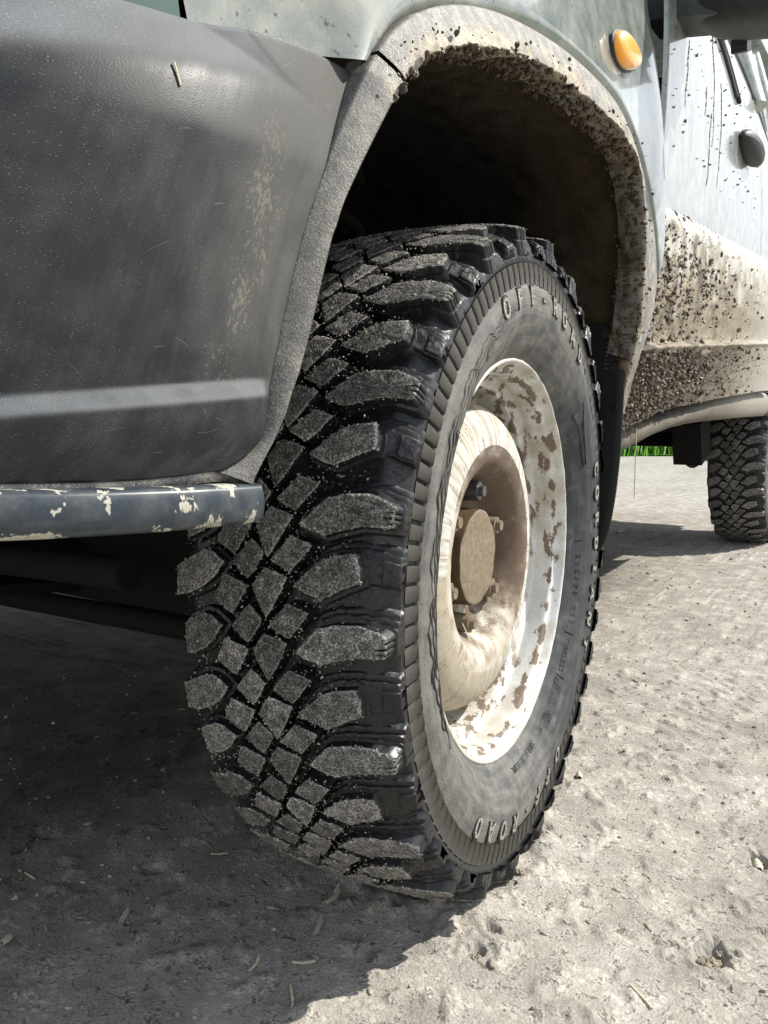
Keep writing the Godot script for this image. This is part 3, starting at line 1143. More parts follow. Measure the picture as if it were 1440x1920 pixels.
func build_body(car: Node3D) -> void:
	inner_c = through([Vector3(-0.471, 0.446, 0.140), Vector3(-0.466, 0.455, 0.140), Vector3(-0.457, 0.464, 0.140), Vector3(-0.447, 0.477, 0.140), Vector3(-0.438, 0.497, 0.140), Vector3(-0.424, 0.521, 0.140), Vector3(-0.412, 0.561, 0.140), Vector3(-0.400, 0.588, 0.140), Vector3(-0.382, 0.616, 0.140), Vector3(-0.352, 0.653, 0.140), Vector3(-0.336, 0.677, 0.140), Vector3(-0.319, 0.693, 0.140), Vector3(-0.296, 0.710, 0.140), Vector3(-0.276, 0.721, 0.140), Vector3(-0.229, 0.737, 0.137), Vector3(-0.180, 0.752, 0.134), Vector3(-0.121, 0.766, 0.131), Vector3(-0.071, 0.774, 0.128), Vector3(-0.006, 0.780, 0.125), Vector3(0.063, 0.783, 0.122), Vector3(0.136, 0.784, 0.119), Vector3(0.193, 0.781, 0.116), Vector3(0.238, 0.763, 0.113), Vector3(0.267, 0.739, 0.110), Vector3(0.288, 0.690, 0.107), Vector3(0.293, 0.645, 0.104), Vector3(0.306, 0.590, 0.098), Vector3(0.311, 0.567, 0.090), Vector3(0.325, 0.505, 0.072), Vector3(0.341, 0.482, 0.064)], 8)
	outer_c = through([Vector3(-0.486, 0.453, 0.130), Vector3(-0.472, 0.459, 0.130), Vector3(-0.460, 0.465, 0.130), Vector3(-0.451, 0.481, 0.130), Vector3(-0.447, 0.497, 0.130), Vector3(-0.439, 0.519, 0.130), Vector3(-0.427, 0.557, 0.130), Vector3(-0.415, 0.585, 0.130), Vector3(-0.398, 0.617, 0.130), Vector3(-0.373, 0.659, 0.130), Vector3(-0.351, 0.689, 0.130), Vector3(-0.332, 0.711, 0.130), Vector3(-0.309, 0.730, 0.130), Vector3(-0.271, 0.751, 0.130), Vector3(-0.231, 0.766, 0.127), Vector3(-0.191, 0.780, 0.124), Vector3(-0.138, 0.793, 0.121), Vector3(-0.069, 0.805, 0.118), Vector3(-0.010, 0.814, 0.115), Vector3(0.056, 0.818, 0.112), Vector3(0.133, 0.821, 0.109), Vector3(0.188, 0.817, 0.106), Vector3(0.250, 0.797, 0.103), Vector3(0.309, 0.765, 0.100), Vector3(0.365, 0.716, 0.097), Vector3(0.395, 0.659, 0.094), Vector3(0.400, 0.602, 0.089), Vector3(0.396, 0.569, 0.082), Vector3(0.405, 0.505, 0.064), Vector3(0.417, 0.482, 0.056)], 8)
	# even out the drawn curves along the smooth front piece
	for times in 3:
		for c in 2:
			var p := inner_c if c == 0 else outer_c
			var q := p.duplicate()
			for i in range(5, p.size() - 5):
				var m := Vector3.ZERO
				for k in range(-5, 6):
					m += p[i + k]
				q[i] = m / 11.0
			if c == 0:
				inner_c = q
			else:
				outer_c = q
	flare_and_liner(car)
	bumper(car)
	fender(car)
	cladding(car)
	doors(car)
	details(car)
	shell(car)


func flare_and_liner(car: Node3D) -> void:
	var n := inner_c.size()
	var v := PackedVector3Array()
	var col := PackedColorArray()
	var nz := fnl(61, 55.0, 3)
	var ny := fnl(62, 14.0, 3)
	var cross := 30
	# the joint between the front piece and the rest of the flare is at span 10
	var cut := 10 * 8 + 2
	for part in 2:
		v.clear()
		col.clear()
		var lo := 0 if part == 0 else cut + 1
		var hi := cut if part == 0 else n - 1
		for i in range(lo, hi + 1):
			var I := inner_c[i]
			var O := outer_c[i]
			var away := arch_out(inner_c, i)
			for k in cross:
				var s := float(k) / (cross - 1)
				var q: Vector3
				var muddy := 0.0
				if s < 0.14:
					q = O + Vector3(0, 0, lerpf(-0.018, 0.0025, pow(s / 0.14, 0.4)))
				elif s < 0.80:
					var t := (s - 0.14) / 0.66
					q = O.lerp(I, t) + Vector3(0, 0, 0.0025 + 0.0012 * sin(PI * t))
					muddy = sm(0.25, 1.0, t)
				else:
					var t := (s - 0.80) / 0.20
					q = I + away * 0.004 * t + Vector3(0, 0, 0.0022 - 0.036 * t)
					muddy = 1.0
				# mud caked along the lip, thick over the wheel and to the rear
				var along_ := float(i) / n
				var cake := muddy * (0.08 if along_ < 0.33 else 1.0)
				var m1 := clampf(cake * (0.85 + 1.8 * ny.get_noise_3dv(q)), 0.0, 1.0)
				q += Vector3(0, 0, 1) * m1 * 0.0030 * (0.5 + nz.get_noise_3dv(q)) - away * m1 * muddy * 0.006 * maxf(0.0, nz.get_noise_3dv(q * 0.7) + 0.25)
				v.append(q)
				var tan_ := Color(1.0, 0.90, 0.74).lerp(Color(0.34, 0.29, 0.24), sm(0.72, 0.98, s) * (0.55 + 0.9 * nz.get_noise_3dv(q * 0.5)) + 0.55 * sm(0.62, 0.85, along_))
				var plain_ := 0.36 if along_ < 0.335 else 0.72
				col.append(Color(plain_, plain_, plain_ * 0.985).lerp(tan_, clampf(m1 * 1.2, 0.0, 1.0)))
		var m := grid_mesh(v, cross, hi - lo + 1, Vector3(0, 0, 1), M["dusty_plastic"], PackedVector2Array(), col)
		var o := put("wheel_arch_flare", m, car)
		o.set_meta("label", "dusty grey front piece of the wheel arch flare" if part == 0 else "upper wheel arch flare caked with mud along its lip")
	# liner: runs in from the lip to the far side of the wheel well
	v.clear()
	col.clear()
	var deep := 40
	var nl := fnl(63, 30.0, 4)
	for i in n:
		var I := inner_c[i]
		var away := arch_out(inner_c, i)
		for k in deep:
			var s := float(k) / (deep - 1)
			var q := I + away * (0.007 + 0.010 * sm(0.0, 0.15, s) + 0.012 * nl.get_noise_3dv(I + Vector3(0, 0, s * 0.4)) * sm(0.0, 0.06, s))
			q.z = lerpf(I.z - 0.012, -0.34, s)
			v.append(q)
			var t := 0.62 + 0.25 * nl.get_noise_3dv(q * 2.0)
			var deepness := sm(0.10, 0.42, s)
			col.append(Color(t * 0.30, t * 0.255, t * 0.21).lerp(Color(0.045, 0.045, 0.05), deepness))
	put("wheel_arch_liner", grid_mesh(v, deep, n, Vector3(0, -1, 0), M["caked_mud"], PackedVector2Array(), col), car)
	# clods hanging from the lip
	var ts := []
	var cs := []
	for i in 1500:
		var f := 0.34 + 0.62 * rng.randf()
		var k := int(f * (n - 1))
		var s := 0.0016 + 0.0045 * pow(rng.randf(), 3.0)
		var away := arch_out(inner_c, k)
		var q := inner_c[k] - away * 0.002 * rng.randf() + Vector3(0, 0, rng.randf_range(-0.035, 0.005))
		if rng.randf() < 0.18:
			q += away * rng.randf() * 0.016 + Vector3(0, 0, 0.006)
			s *= 0.7
		ts.append(Transform3D(any_basis(s), q))
		var t := rng.randf_range(0.45, 1.1)
		cs.append(Color(t, t * 0.93, t * 0.84))
	many("mud_clods", clod_mesh(8, M["damp_mud"]), ts, cs, car)


func bumper_z(x: float, y: float) -> float:
	var dx := maxf(0.0, -0.44 - x)
	var z := 0.134 - 1.5 * dx * dx
	# chamfered facet above, its right edge a crease
	var yc := 0.624 + (x + 0.574) * 0.179
	var d1 := y - yc
	var d2 := ((-0.412 - x) - 1.67 * (y - 0.653)) * 0.51
	var f := minf(d1 * 0.20, d2 * 0.26)
	z -= (sqrt(f * f + 0.0000008) + f) * 0.5
	var ln := maxf(0.0, y - 0.612)
	z -= 0.22 * ln * ln / (ln + 0.012)
	# the step along the lower part
	var yl := 0.4965 + 0.085 * (x + 0.45)
	var end := sm(-0.446, -0.462, x)
	z += 0.0080 * end * sm(yl + 0.004, yl - 0.006, y)
	z -= 0.0009 * end * sm(0.02, 0.0, y - yl)
	z -= 0.9 * pow(maxf(0.0, 0.478 - y), 1.5)
	return z


func bumper(car: Node3D) -> void:
	var right := PackedVector3Array()
	for i in range(0, 10 * 8 + 1):
		right.append(outer_c[i])
	var top := through([Vector3(-0.70, 0.652, 0), Vector3(-0.60, 0.662, 0), Vector3(-0.511, 0.668, 0), Vector3(-0.466, 0.673, 0), Vector3(-0.436, 0.680, 0), Vector3(-0.391, 0.687, 0), Vector3(-0.351, 0.689, 0)], 10)
	var bottom := through([Vector3(-0.70, 0.452, 0), Vector3(-0.60, 0.451, 0), Vector3(-0.53, 0.450, 0), Vector3(-0.486, 0.453, 0)], 10)
	var left := PackedVector3Array([Vector3(-0.70, 0.452, 0), Vector3(-0.70, 0.652, 0)])
	var nu := 190
	var nv := 190
	var ledge_mask := PackedByteArray()
	ledge_mask.resize(nu * nv)
	var v := PackedVector3Array()
	var uv := PackedVector2Array()
	for j in nv:
		var t := float(j) / (nv - 1)
		for i in nu:
			var s := float(i) / (nu - 1)
			var B := along(bottom, s)
			var T := along(top, s)
			var L := along(left, t)
			var R := along(right, t)
			var q := B.lerp(T, t) + L.lerp(R, s) - bottom[0].lerp(bottom[bottom.size() - 1], s).lerp(top[0].lerp(top[top.size() - 1], s), t)
			q.z = bumper_z(q.x, q.y)
			# the edge rolls in where it meets its neighbours
			var edge := minf(minf((1.0 - s) * 0.33, (1.0 - t) * 0.20), t * 0.2)
			q.z -= 0.009 * pow(1.0 - minf(edge / 0.0035, 1.0), 2.0)
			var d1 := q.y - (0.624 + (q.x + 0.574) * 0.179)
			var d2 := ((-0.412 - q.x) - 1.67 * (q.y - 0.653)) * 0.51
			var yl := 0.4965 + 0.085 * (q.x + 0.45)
			var lit := sm(-0.002, 0.012, d1) * sm(-0.001, 0.002, d2)  # where the facet is painted paler, as if catching the sky
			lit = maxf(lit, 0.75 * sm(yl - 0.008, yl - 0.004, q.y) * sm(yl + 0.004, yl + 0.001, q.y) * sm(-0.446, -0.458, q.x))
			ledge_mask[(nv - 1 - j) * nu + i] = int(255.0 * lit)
			v.append(q)
			uv.append(Vector2(s, 1.0 - t))
	# map: grey plastic with dust to the right, mud runs, pin-prick splashes, scratches, painted sky sheen
	var w := 1280
	var h := 1024
	var a := noise_bytes(w, h, 71, 0.006, 5)
	var b := noise_bytes(w, h, 72, 0.05, 3)
	var c := noise_bytes(w, h, 73, 0.22, 2)
	var runs := stretched(w, h, w, 40, 74, 0.03, 4)
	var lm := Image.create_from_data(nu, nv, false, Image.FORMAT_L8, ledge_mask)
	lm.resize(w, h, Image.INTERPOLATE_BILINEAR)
	var sheen_map := lm.get_data()
	var d := PackedByteArray()
	d.resize(w * h * 3)
	var hg := PackedByteArray()
	hg.resize(w * h)
	var rg := PackedByteArray()
	rg.resize(w * h)
	for y in h:
		var t := 1.0 - float(y) / h
		for x in w:
			var i := y * w + x
			var s := float(x) / w
			var n1 := a[i] / 255.0
			var n2 := b[i] / 255.0
			var n3 := c[i] / 255.0
			var rn := runs[i] / 255.0
			# a broad dusty patch near the flare
			var patch := sm(0.55, 0.85, s) * sm(0.20, 0.55, t)
			var film := 0.14 + 0.55 * patch + 0.42 * (n1 - 0.5) + 0.14 * (rn - 0.5) + 0.16 * (n3 - 0.5)
			# thick splash running down
			var core := 1.0 - absf(s - 0.80 - 0.05 * (n1 - 0.5)) / 0.09
			var splash := sm(0.66, 0.82, 0.5 * n2 + 0.35 * n1 + 0.15 * n3 + 0.16 * clampf(core, -1.2, 1.0)) * sm(0.26, 0.40, t) * sm(0.99, 0.8, t) * sm(0.55, 0.7, s)
			var sheen := sheen_map[i] / 255.0  # sky sheen on facet and step, put into the colour
			film += 0.15 * sheen
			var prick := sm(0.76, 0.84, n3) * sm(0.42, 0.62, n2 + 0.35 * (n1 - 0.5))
			var col := Vector3(28, 31, 34).lerp(Vector3(90, 88, 83), clampf(film, 0.0, 1.0)).lerp(Vector3(130, 133, 137), 0.8 * sheen * (0.85 + 0.3 * (n1 - 0.5) + 0.3 * (n3 - 0.5))).lerp(Vector3(126, 121, 109), 0.6 * splash).lerp(Vector3(160, 156, 146), 0.55 * prick)
			d[i * 3] = int(clampf(col.x, 0, 255))
			d[i * 3 + 1] = int(clampf(col.y, 0, 255))
			d[i * 3 + 2] = int(clampf(col.z, 0, 255))
			hg[i] = clampi(int(90.0 + 70.0 * splash * (0.6 + 0.4 * n3) + 60.0 * prick + 55.0 * (n3 - 0.5)), 0, 255)
			rg[i] = clampi(int(108.0 + 55.0 * sheen + 90.0 * clampf(film, 0.0, 1.0) + 50.0 * splash), 0, 250)
	var im := Image.create_from_data(w, h, false, Image.FORMAT_RGB8, d)
	var r2 := RandomNumberGenerator.new()
	r2.seed = 99
	for k in 46:
		# fine scratches and stuck fibres
		var p := Vector2(r2.randf_range(0.4, 1.0) * w, r2.randf_range(0.05, 0.95) * h)
		var ang := r2.randf_range(-0.5, 0.3) if k % 3 else r2.randf_range(0.8, 2.2)
		var bend := r2.randf_range(-0.012, 0.012)
		var lum := r2.randf_range(0.30, 0.62)
		for q in int(r2.randf_range(12, 90 if k % 3 else 26)):
			p += Vector2(cos(ang), sin(ang))
			ang += bend
			if p.x >= 1 and p.y >= 1 and p.x < w - 1 and p.y < h - 1:
				im.set_pixel(int(p.x), int(p.y), im.get_pixel(int(p.x), int(p.y)).lerp(Color(lum, lum * 0.98, lum * 0.93), 0.7))
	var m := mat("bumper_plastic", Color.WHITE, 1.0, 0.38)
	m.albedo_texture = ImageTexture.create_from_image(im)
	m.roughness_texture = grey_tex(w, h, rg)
	m.roughness_texture_channel = BaseMaterial3D.TEXTURE_CHANNEL_RED
	m.texture_repeat = false
	relief(m, grey_tex(w, h, hg), 0.03)
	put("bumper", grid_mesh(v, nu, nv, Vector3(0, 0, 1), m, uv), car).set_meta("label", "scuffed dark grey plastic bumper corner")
	# the dark joint behind the bumper's edges and a flange under it
	var fl := PackedVector3Array()
	var bl := through([Vector3(-0.70, 0.454, 0.05), Vector3(-0.60, 0.452, 0.094), Vector3(-0.53, 0.451, 0.118), Vector3(-0.486, 0.453, 0.126), Vector3(-0.468, 0.450, 0.128)], 8)
	for q in bl:
		for e in [Vector3(0, 0.006, -0.012), Vector3(0, 0.002, 0.004), Vector3(0, -0.005, 0.006), Vector3(0, -0.008, -0.02)]:
			fl.append(q + e)
	put("bumper_flange", grid_mesh(fl, 4, bl.size(), Vector3(0, 0, 1), M["dusty_plastic"]), car)
	# valance: the painted lip below, chipped down to pale primer
	var vv := PackedVector3Array()
	var vuv := PackedVector2Array()
	var vt := through([Vector3(-0.72, 0.456, 0.030), Vector3(-0.64, 0.4525, 0.092), Vector3(-0.58, 0.4495, 0.122), Vector3(-0.524, 0.4475, 0.138), Vector3(-0.490, 0.4465, 0.142), Vector3(-0.4655, 0.4458, 0.143)], 14)
	var sect := [Vector2(0.0, -0.030), Vector2(0.0008, -0.006), Vector2(0.0002, -0.001), Vector2(-0.002, 0.0006), Vector2(-0.006, 0.0016), Vector2(-0.012, 0.0018), Vector2(-0.0165, 0.0006), Vector2(-0.0190, -0.002), Vector2(-0.0200, -0.006), Vector2(-0.0200, -0.05)]
	for i in vt.size():
		for k in sect.size():
			var e: Vector2 = sect[k]
			vv.append(vt[i] + Vector3(0, e.x, e.y))
			vuv.append(Vector2(float(i) / (vt.size() - 1), float(k) / (sect.size() - 1)))
	w = 1024
	h = 128
	a = noise_bytes(w, h, 81, 0.011, 4)
	b = noise_bytes(w, h, 82, 0.09, 3)
	c = noise_bytes(w, h, 83, 0.012, 5)
	d.resize(w * h * 3)
	rg.resize(w * h)
	for y in h:
		var t := float(y) / h
		for x in w:
			var i := y * w + x
			var edge := sm(0.55, 0.80, t) + 0.6 * sm(0.32, 0.22, t)
			var chip := sm(0.66, 0.68, 0.74 * a[i] / 255.0 + 0.26 * b[i] / 255.0 + 0.13 * edge - 0.02)
			var col := Vector3(48, 57, 66).lerp(Vector3(96, 98, 98), clampf(c[i] / 255.0 * 1.2 - 0.35, 0.0, 1.0)).lerp(Vector3(186, 184, 168), chip) * (0.9 + 0.25 * (b[i] / 255.0 - 0.5))
			d[i * 3] = int(clampf(col.x, 0, 255))
			d[i * 3 + 1] = int(clampf(col.y, 0, 255))
			d[i * 3 + 2] = int(clampf(col.z, 0, 255))
			rg[i] = int(90.0 + 90.0 * chip)
	m = mat("chipped_paint", Color.WHITE, 1.0, 0.5)
	m.albedo_texture = rgb_tex(w, h, d)
	m.roughness_texture = grey_tex(w, h, rg)
	m.roughness_texture_channel = BaseMaterial3D.TEXTURE_CHANNEL_RED
	var val := put("bumper_valance", grid_mesh(vv, sect.size(), vt.size(), Vector3(0, 0, 1), m, vuv), car)
	val.set_meta("label", "lower bumper lip in blue-grey paint chipped to pale primer")
	# its end is closed
	put("valance_end", boxm(Vector3(0.002, 0.0185, 0.045), M["chipped_paint"]), car, Transform3D(Basis(), Vector3(-0.4665, 0.4358, 0.119)))


func fender(car: Node3D) -> void:
	var q := through([Vector3(-0.475, 0.6715, 0.120), Vector3(-0.50, 0.80, 0.112), Vector3(-0.47, 0.94, 0.10), Vector3(-0.42, 1.06, 0.085), Vector3(-0.34, 1.12, 0.06), Vector3(-0.26, 1.13, 0.055), Vector3(-0.16, 1.13, 0.055), Vector3(-0.06, 1.13, 0.055), Vector3(0.05, 1.13, 0.052), Vector3(0.15, 1.13, 0.050), Vector3(0.27, 1.13, 0.045), Vector3(0.36, 1.12, 0.045), Vector3(0.40, 1.05, 0.060), Vector3(0.408, 0.935, 0.080), Vector3(0.426, 0.88, 0.079), Vector3(0.426, 0.80, 0.079)], 8)
	var n := q.size()
	var rows := 44
	var v := PackedVector3Array()
	var col := PackedColorArray()
	var nz := fnl(64, 6.0, 3)
	var lo := 10 * 8
	for i in n:
		var O := outer_c[mini(lo + i, outer_c.size() - 1)]
		for k in rows:
			var s := float(k) / (rows - 1)
			var p := O.lerp(q[i], s)
			var d := O.distance_to(p)
			p.z -= 0.012 * sm(0.10, 0.0, float(i) / n) * sm(0.0, 0.3, s)
			p.z += 0.004 * sm(0.10, 0.0, d) - 0.010 * pow(1.0 - minf(d / 0.006, 1.0), 2.0)
			p.z += 0.012 * sin(PI * clampf(s, 0.0, 1.0)) * sm(0.3, 0.5, float(i) / n)
			var e := q[i].distance_to(p)
			if float(i) / n < 0.1 or float(i) / n > 0.8:
				p.z -= 0.006 * pow(1.0 - minf(e / 0.006, 1.0), 2.0)
			v.append(p)
			# plain grey plastic-like dust in front, green showing behind
			var g := sm(0.16, 0.02, float(i) / n) + 0.35 * maxf(0.0, nz.get_noise_3dv(p))
			col.append(Color(0.60, 0.61, 0.60).lerp(Color(0.62, 0.60, 0.57), clampf(g, 0.0, 1.0)))
	put("fender", grid_mesh(v, rows, n, Vector3(0, 0, 1), M["dusty_paint"], PackedVector2Array(), col), car).set_meta("label", "pale dusty front fender above the wheel arch")
	# the green corner piece above the bumper, with the dark joint under it
	var hp := PackedVector3Array()
	for j in 6:
		for i in 12:
			var s := i / 11.0
			var t := j / 5.0
			var x := lerpf(-0.68, -0.482, s)
			hp.append(Vector3(x, lerpf(0.655 + (x + 0.54) * 0.16, 0.80, t), 0.112 - 1.6 * pow(maxf(0.0, -0.46 - x), 2.0) - 0.02 * t))
	var lp := mat("green_paint", Color(0.24, 0.33, 0.315), 0.65, 0.3)
	put("headlamp_surround", grid_mesh(hp, 12, 6, Vector3(0, 0, 1), lp), car)


func clad_curves() -> Array:
	return [
		through([Vector3(0.365, 0.764, 0.078), Vector3(0.446, 0.772, 0.083), Vector3(0.877, 0.813, 0.061), Vector3(1.70, 0.889, 0.020), Vector3(2.32, 0.944, -0.011)], 24),
		through([Vector3(0.362, 0.728, 0.084), Vector3(0.451, 0.738, 0.097), Vector3(0.797, 0.767, 0.080), Vector3(1.594, 0.816, 0.040), Vector3(2.32, 0.866, 0.004)], 24),
		through([Vector3(0.360, 0.572, 0.084), Vector3(0.44, 0.582, 0.098), Vector3(0.789, 0.608, 0.081), Vector3(1.666, 0.673, 0.037), Vector3(2.32, 0.722, 0.004)], 24),
		through([Vector3(0.345, 0.455, 0.052), Vector3(0.44, 0.466, 0.058), Vector3(0.695, 0.491, 0.045), Vector3(1.783, 0.543, -0.009), Vector3(2.18, 0.556, -0.030)], 24),
	]


func cladding(car: Node3D) -> void:
	var c := clad_curves()
	var nu: int = c[0].size()
	var v := PackedVector3Array()
	var col := PackedColorArray()
	var nz := fnl(65, 18.0, 4)
	var ny := fnl(66, 60.0, 2)
	var rows := 64
	for j in rows:
		var s := float(j) / (rows - 1)
		for i in nu:
			var T: Vector3 = c[0][i]
			var B: Vector3 = c[1][i]
			var L: Vector3 = c[2][i]
			var D: Vector3 = c[3][i]
			var p: Vector3
			if s < 0.03:
				p = T + Vector3(0, 0, -0.02 * (1.0 - s / 0.03))
			elif s < 0.16:
				var t := (s - 0.03) / 0.13
				p = T.lerp(B, t) + Vector3(0, 0, 0.003 * sin(PI * t))
			elif s < 0.52:
				p = B.lerp(L, (s - 0.16) / 0.36)
				p.z -= 0.008 * sm(0.36, 0.50, s)
			elif s < 0.58:
				var t := (s - 0.52) / 0.06
				p = L + Vector3(0, -0.012 * t, -0.008 + 0.016 * sm(0.0, 0.5, t) - 0.006 * sm(0.5, 1.0, t))
			else:
				var t := (s - 0.58) / 0.42
				p = (L + Vector3(0, -0.012, 0.002)).lerp(D, t)
			var mud := sm(0.07, 0.34, s + 0.34 * nz.get_noise_3dv(p)) * sm(2.4, 0.9, p.x)
			p.z += mud * 0.004 * (nz.get_noise_3dv(p * 2.0) + 0.6 * ny.get_noise_3dv(p))
			v.append(p)
			var k := 0.9 + 0.25 * nz.get_noise_3dv(p * 1.4)
			var wet := sm(-0.20, 0.20, nz.get_noise_3dv(p * 0.9) + 0.5 * (sm(0.52, 0.66, s) - 0.35)) * sm(1.7, 0.6, p.x)
			var mc := Color(0.56 * k, 0.48 * k, 0.37 * k).lerp(Color(0.15 * k, 0.13 * k, 0.11 * k), 0.9 * wet)
			col.append(Color(0.95, 0.95, 0.94).lerp(mc, clampf(mud, 0.0, 1.0)))
	put("side_cladding", grid_mesh(v, nu, rows, Vector3(0, 0, 1), M["dusty_cladding"], PackedVector2Array(), col), car).set_meta("label", "lower side cladding plastered with mud")
	# the joint at the rear edge of the front door, and the rolled front end of the door's piece
	var gap := PackedVector3Array()
	for j in 20:
		var s := j / 19.0
		var a: Vector3 = (c[0] as PackedVector3Array)[9].lerp((c[1] as PackedVector3Array)[9], s / 0.2) if s < 0.2 else (c[1] as PackedVector3Array)[9].lerp((c[2] as PackedVector3Array)[7], (s - 0.2) / 0.8)
		for e in [Vector3(-0.012, 0, 0.001), Vector3(-0.008, 0, 0.006), Vector3(0.000, 0, 0.0075), Vector3(0.010, 0, 0.004), Vector3(0.016, 0, -0.001)]:
			gap.append(a + e + Vector3(-0.040 + 0.02 * sin(PI * s), 0, 0))
	put("cladding_end_roll", grid_mesh(gap, 5, 20, Vector3(0, 0, 1), M["dusty_plastic"]), car)
	# rocker tube below
	var rv := PackedVector3Array()
	var rcol := PackedColorArray()
	var rk := through([Vector3(0.36, 0.414, 0.042), Vector3(0.466, 0.423, 0.037), Vector3(0.845, 0.456, 0.018), Vector3(1.596, 0.469, -0.020), Vector3(2.29, 0.474, -0.054)], 24)
	for j in 14:
		for i in rk.size():
			var s := float(i) / (rk.size() - 1)
			var D := along(c[3], s)
			var r: Vector3 = rk[i]
			var top := D + Vector3(0, -0.004, -0.006)
			var hgt := maxf(0.02, top.y - r.y)
			var a := PI * (j / 13.0) - PI / 2.0
			var p := Vector3(r.x, r.y + hgt * 0.5 - hgt * 0.5 * sin(a), r.z - 0.018 + 0.024 * cos(a))
			p += Vector3(0, 1, 1) * 0.0035 * nz.get_noise_3dv(p * 2.0) * sm(1.9, 0.6, p.x)
			rv.append(p)
			var k := 0.95 + 0.3 * nz.get_noise_3dv(p)
			rcol.append(Color(k * 0.22, k * 0.19, k * 0.155).lerp(Color(0.50, 0.48, 0.43), sm(1.1, 1.9, p.x)))
	put("rocker", grid_mesh(rv, rk.size(), 14, Vector3(0, 0, 1), M["dusty_cladding"], PackedVector2Array(), rcol), car)
	# splashed clods, wet and glinting
	for kind in 2:
		var ts := []
		var cs := []
		for i in (6500 if kind == 0 else 900):
			var x := 0.0
			var f := 0.0
			for tries in 12:
				x = pow(rng.randf(), 1.35)
				f = rng.randf()
				var patch := nz.get_noise_2d(x * 0.6, f * 0.25) + 0.25
				if rng.randf() < (0.12 + 0.9 * sm(0.50, 0.62, f) + 0.75 * sm(0.18, 0.30, f) * sm(0.52, 0.34, f) * sm(0.0, 0.3, patch)) * sm(0.95, 0.35, x):
					break
			var s := x * 0.82
			var T := along(c[0], s)
			var B := along(c[1], s)
			var L := along(c[2], s)
			var D := along(c[3], s)
			var p: Vector3
			if f < 0.2:
				p = T.lerp(B, f / 0.2)
			elif f < 0.55:
				p = B.lerp(L, (f - 0.2) / 0.35)
			else:
				p = (L + Vector3(0, -0.012, 0.003)).lerp(D, (f - 0.55) / 0.45)
			var size := (0.0013 + 0.0046 * pow(rng.randf(), 4.0)) * (1.0 + 0.9 * s)
			ts.append(Transform3D(any_basis(size, 0.8), p + Vector3(0, 0, size * 0.15)))
			var t := rng.randf_range(0.30, 0.95) if kind == 0 else rng.randf_range(0.5, 0.95)
			cs.append(Color(t, t * 0.94, t * 0.86))
		many("mud_splatter", clod_mesh(9 + kind, M["damp_mud"] if kind == 0 else M["caked_mud"]), ts, cs, car)
	# straws hanging from the sill
	for k in 1:
		var p := along(c[3], 0.235 + 0.012 * k) + Vector3(0, -0.004, 0.006)
		bar("hanging_straw", p, p + Vector3(0.01 * k - 0.012, -0.10 + 0.02 * k, 0.004), 0.0007, M["wood_chip"], car)


func side_z(x: float, y: float) -> float:
	# the flank above the cladding: leans in with height, and back along the car
	return 0.089 - 0.05 * (x - 0.2) + 0.010 * sin(clampf((y - 0.75) / 0.5, 0.0, 1.0) * PI) - 0.14 * pow(maxf(0.0, y - 1.02), 1.4)


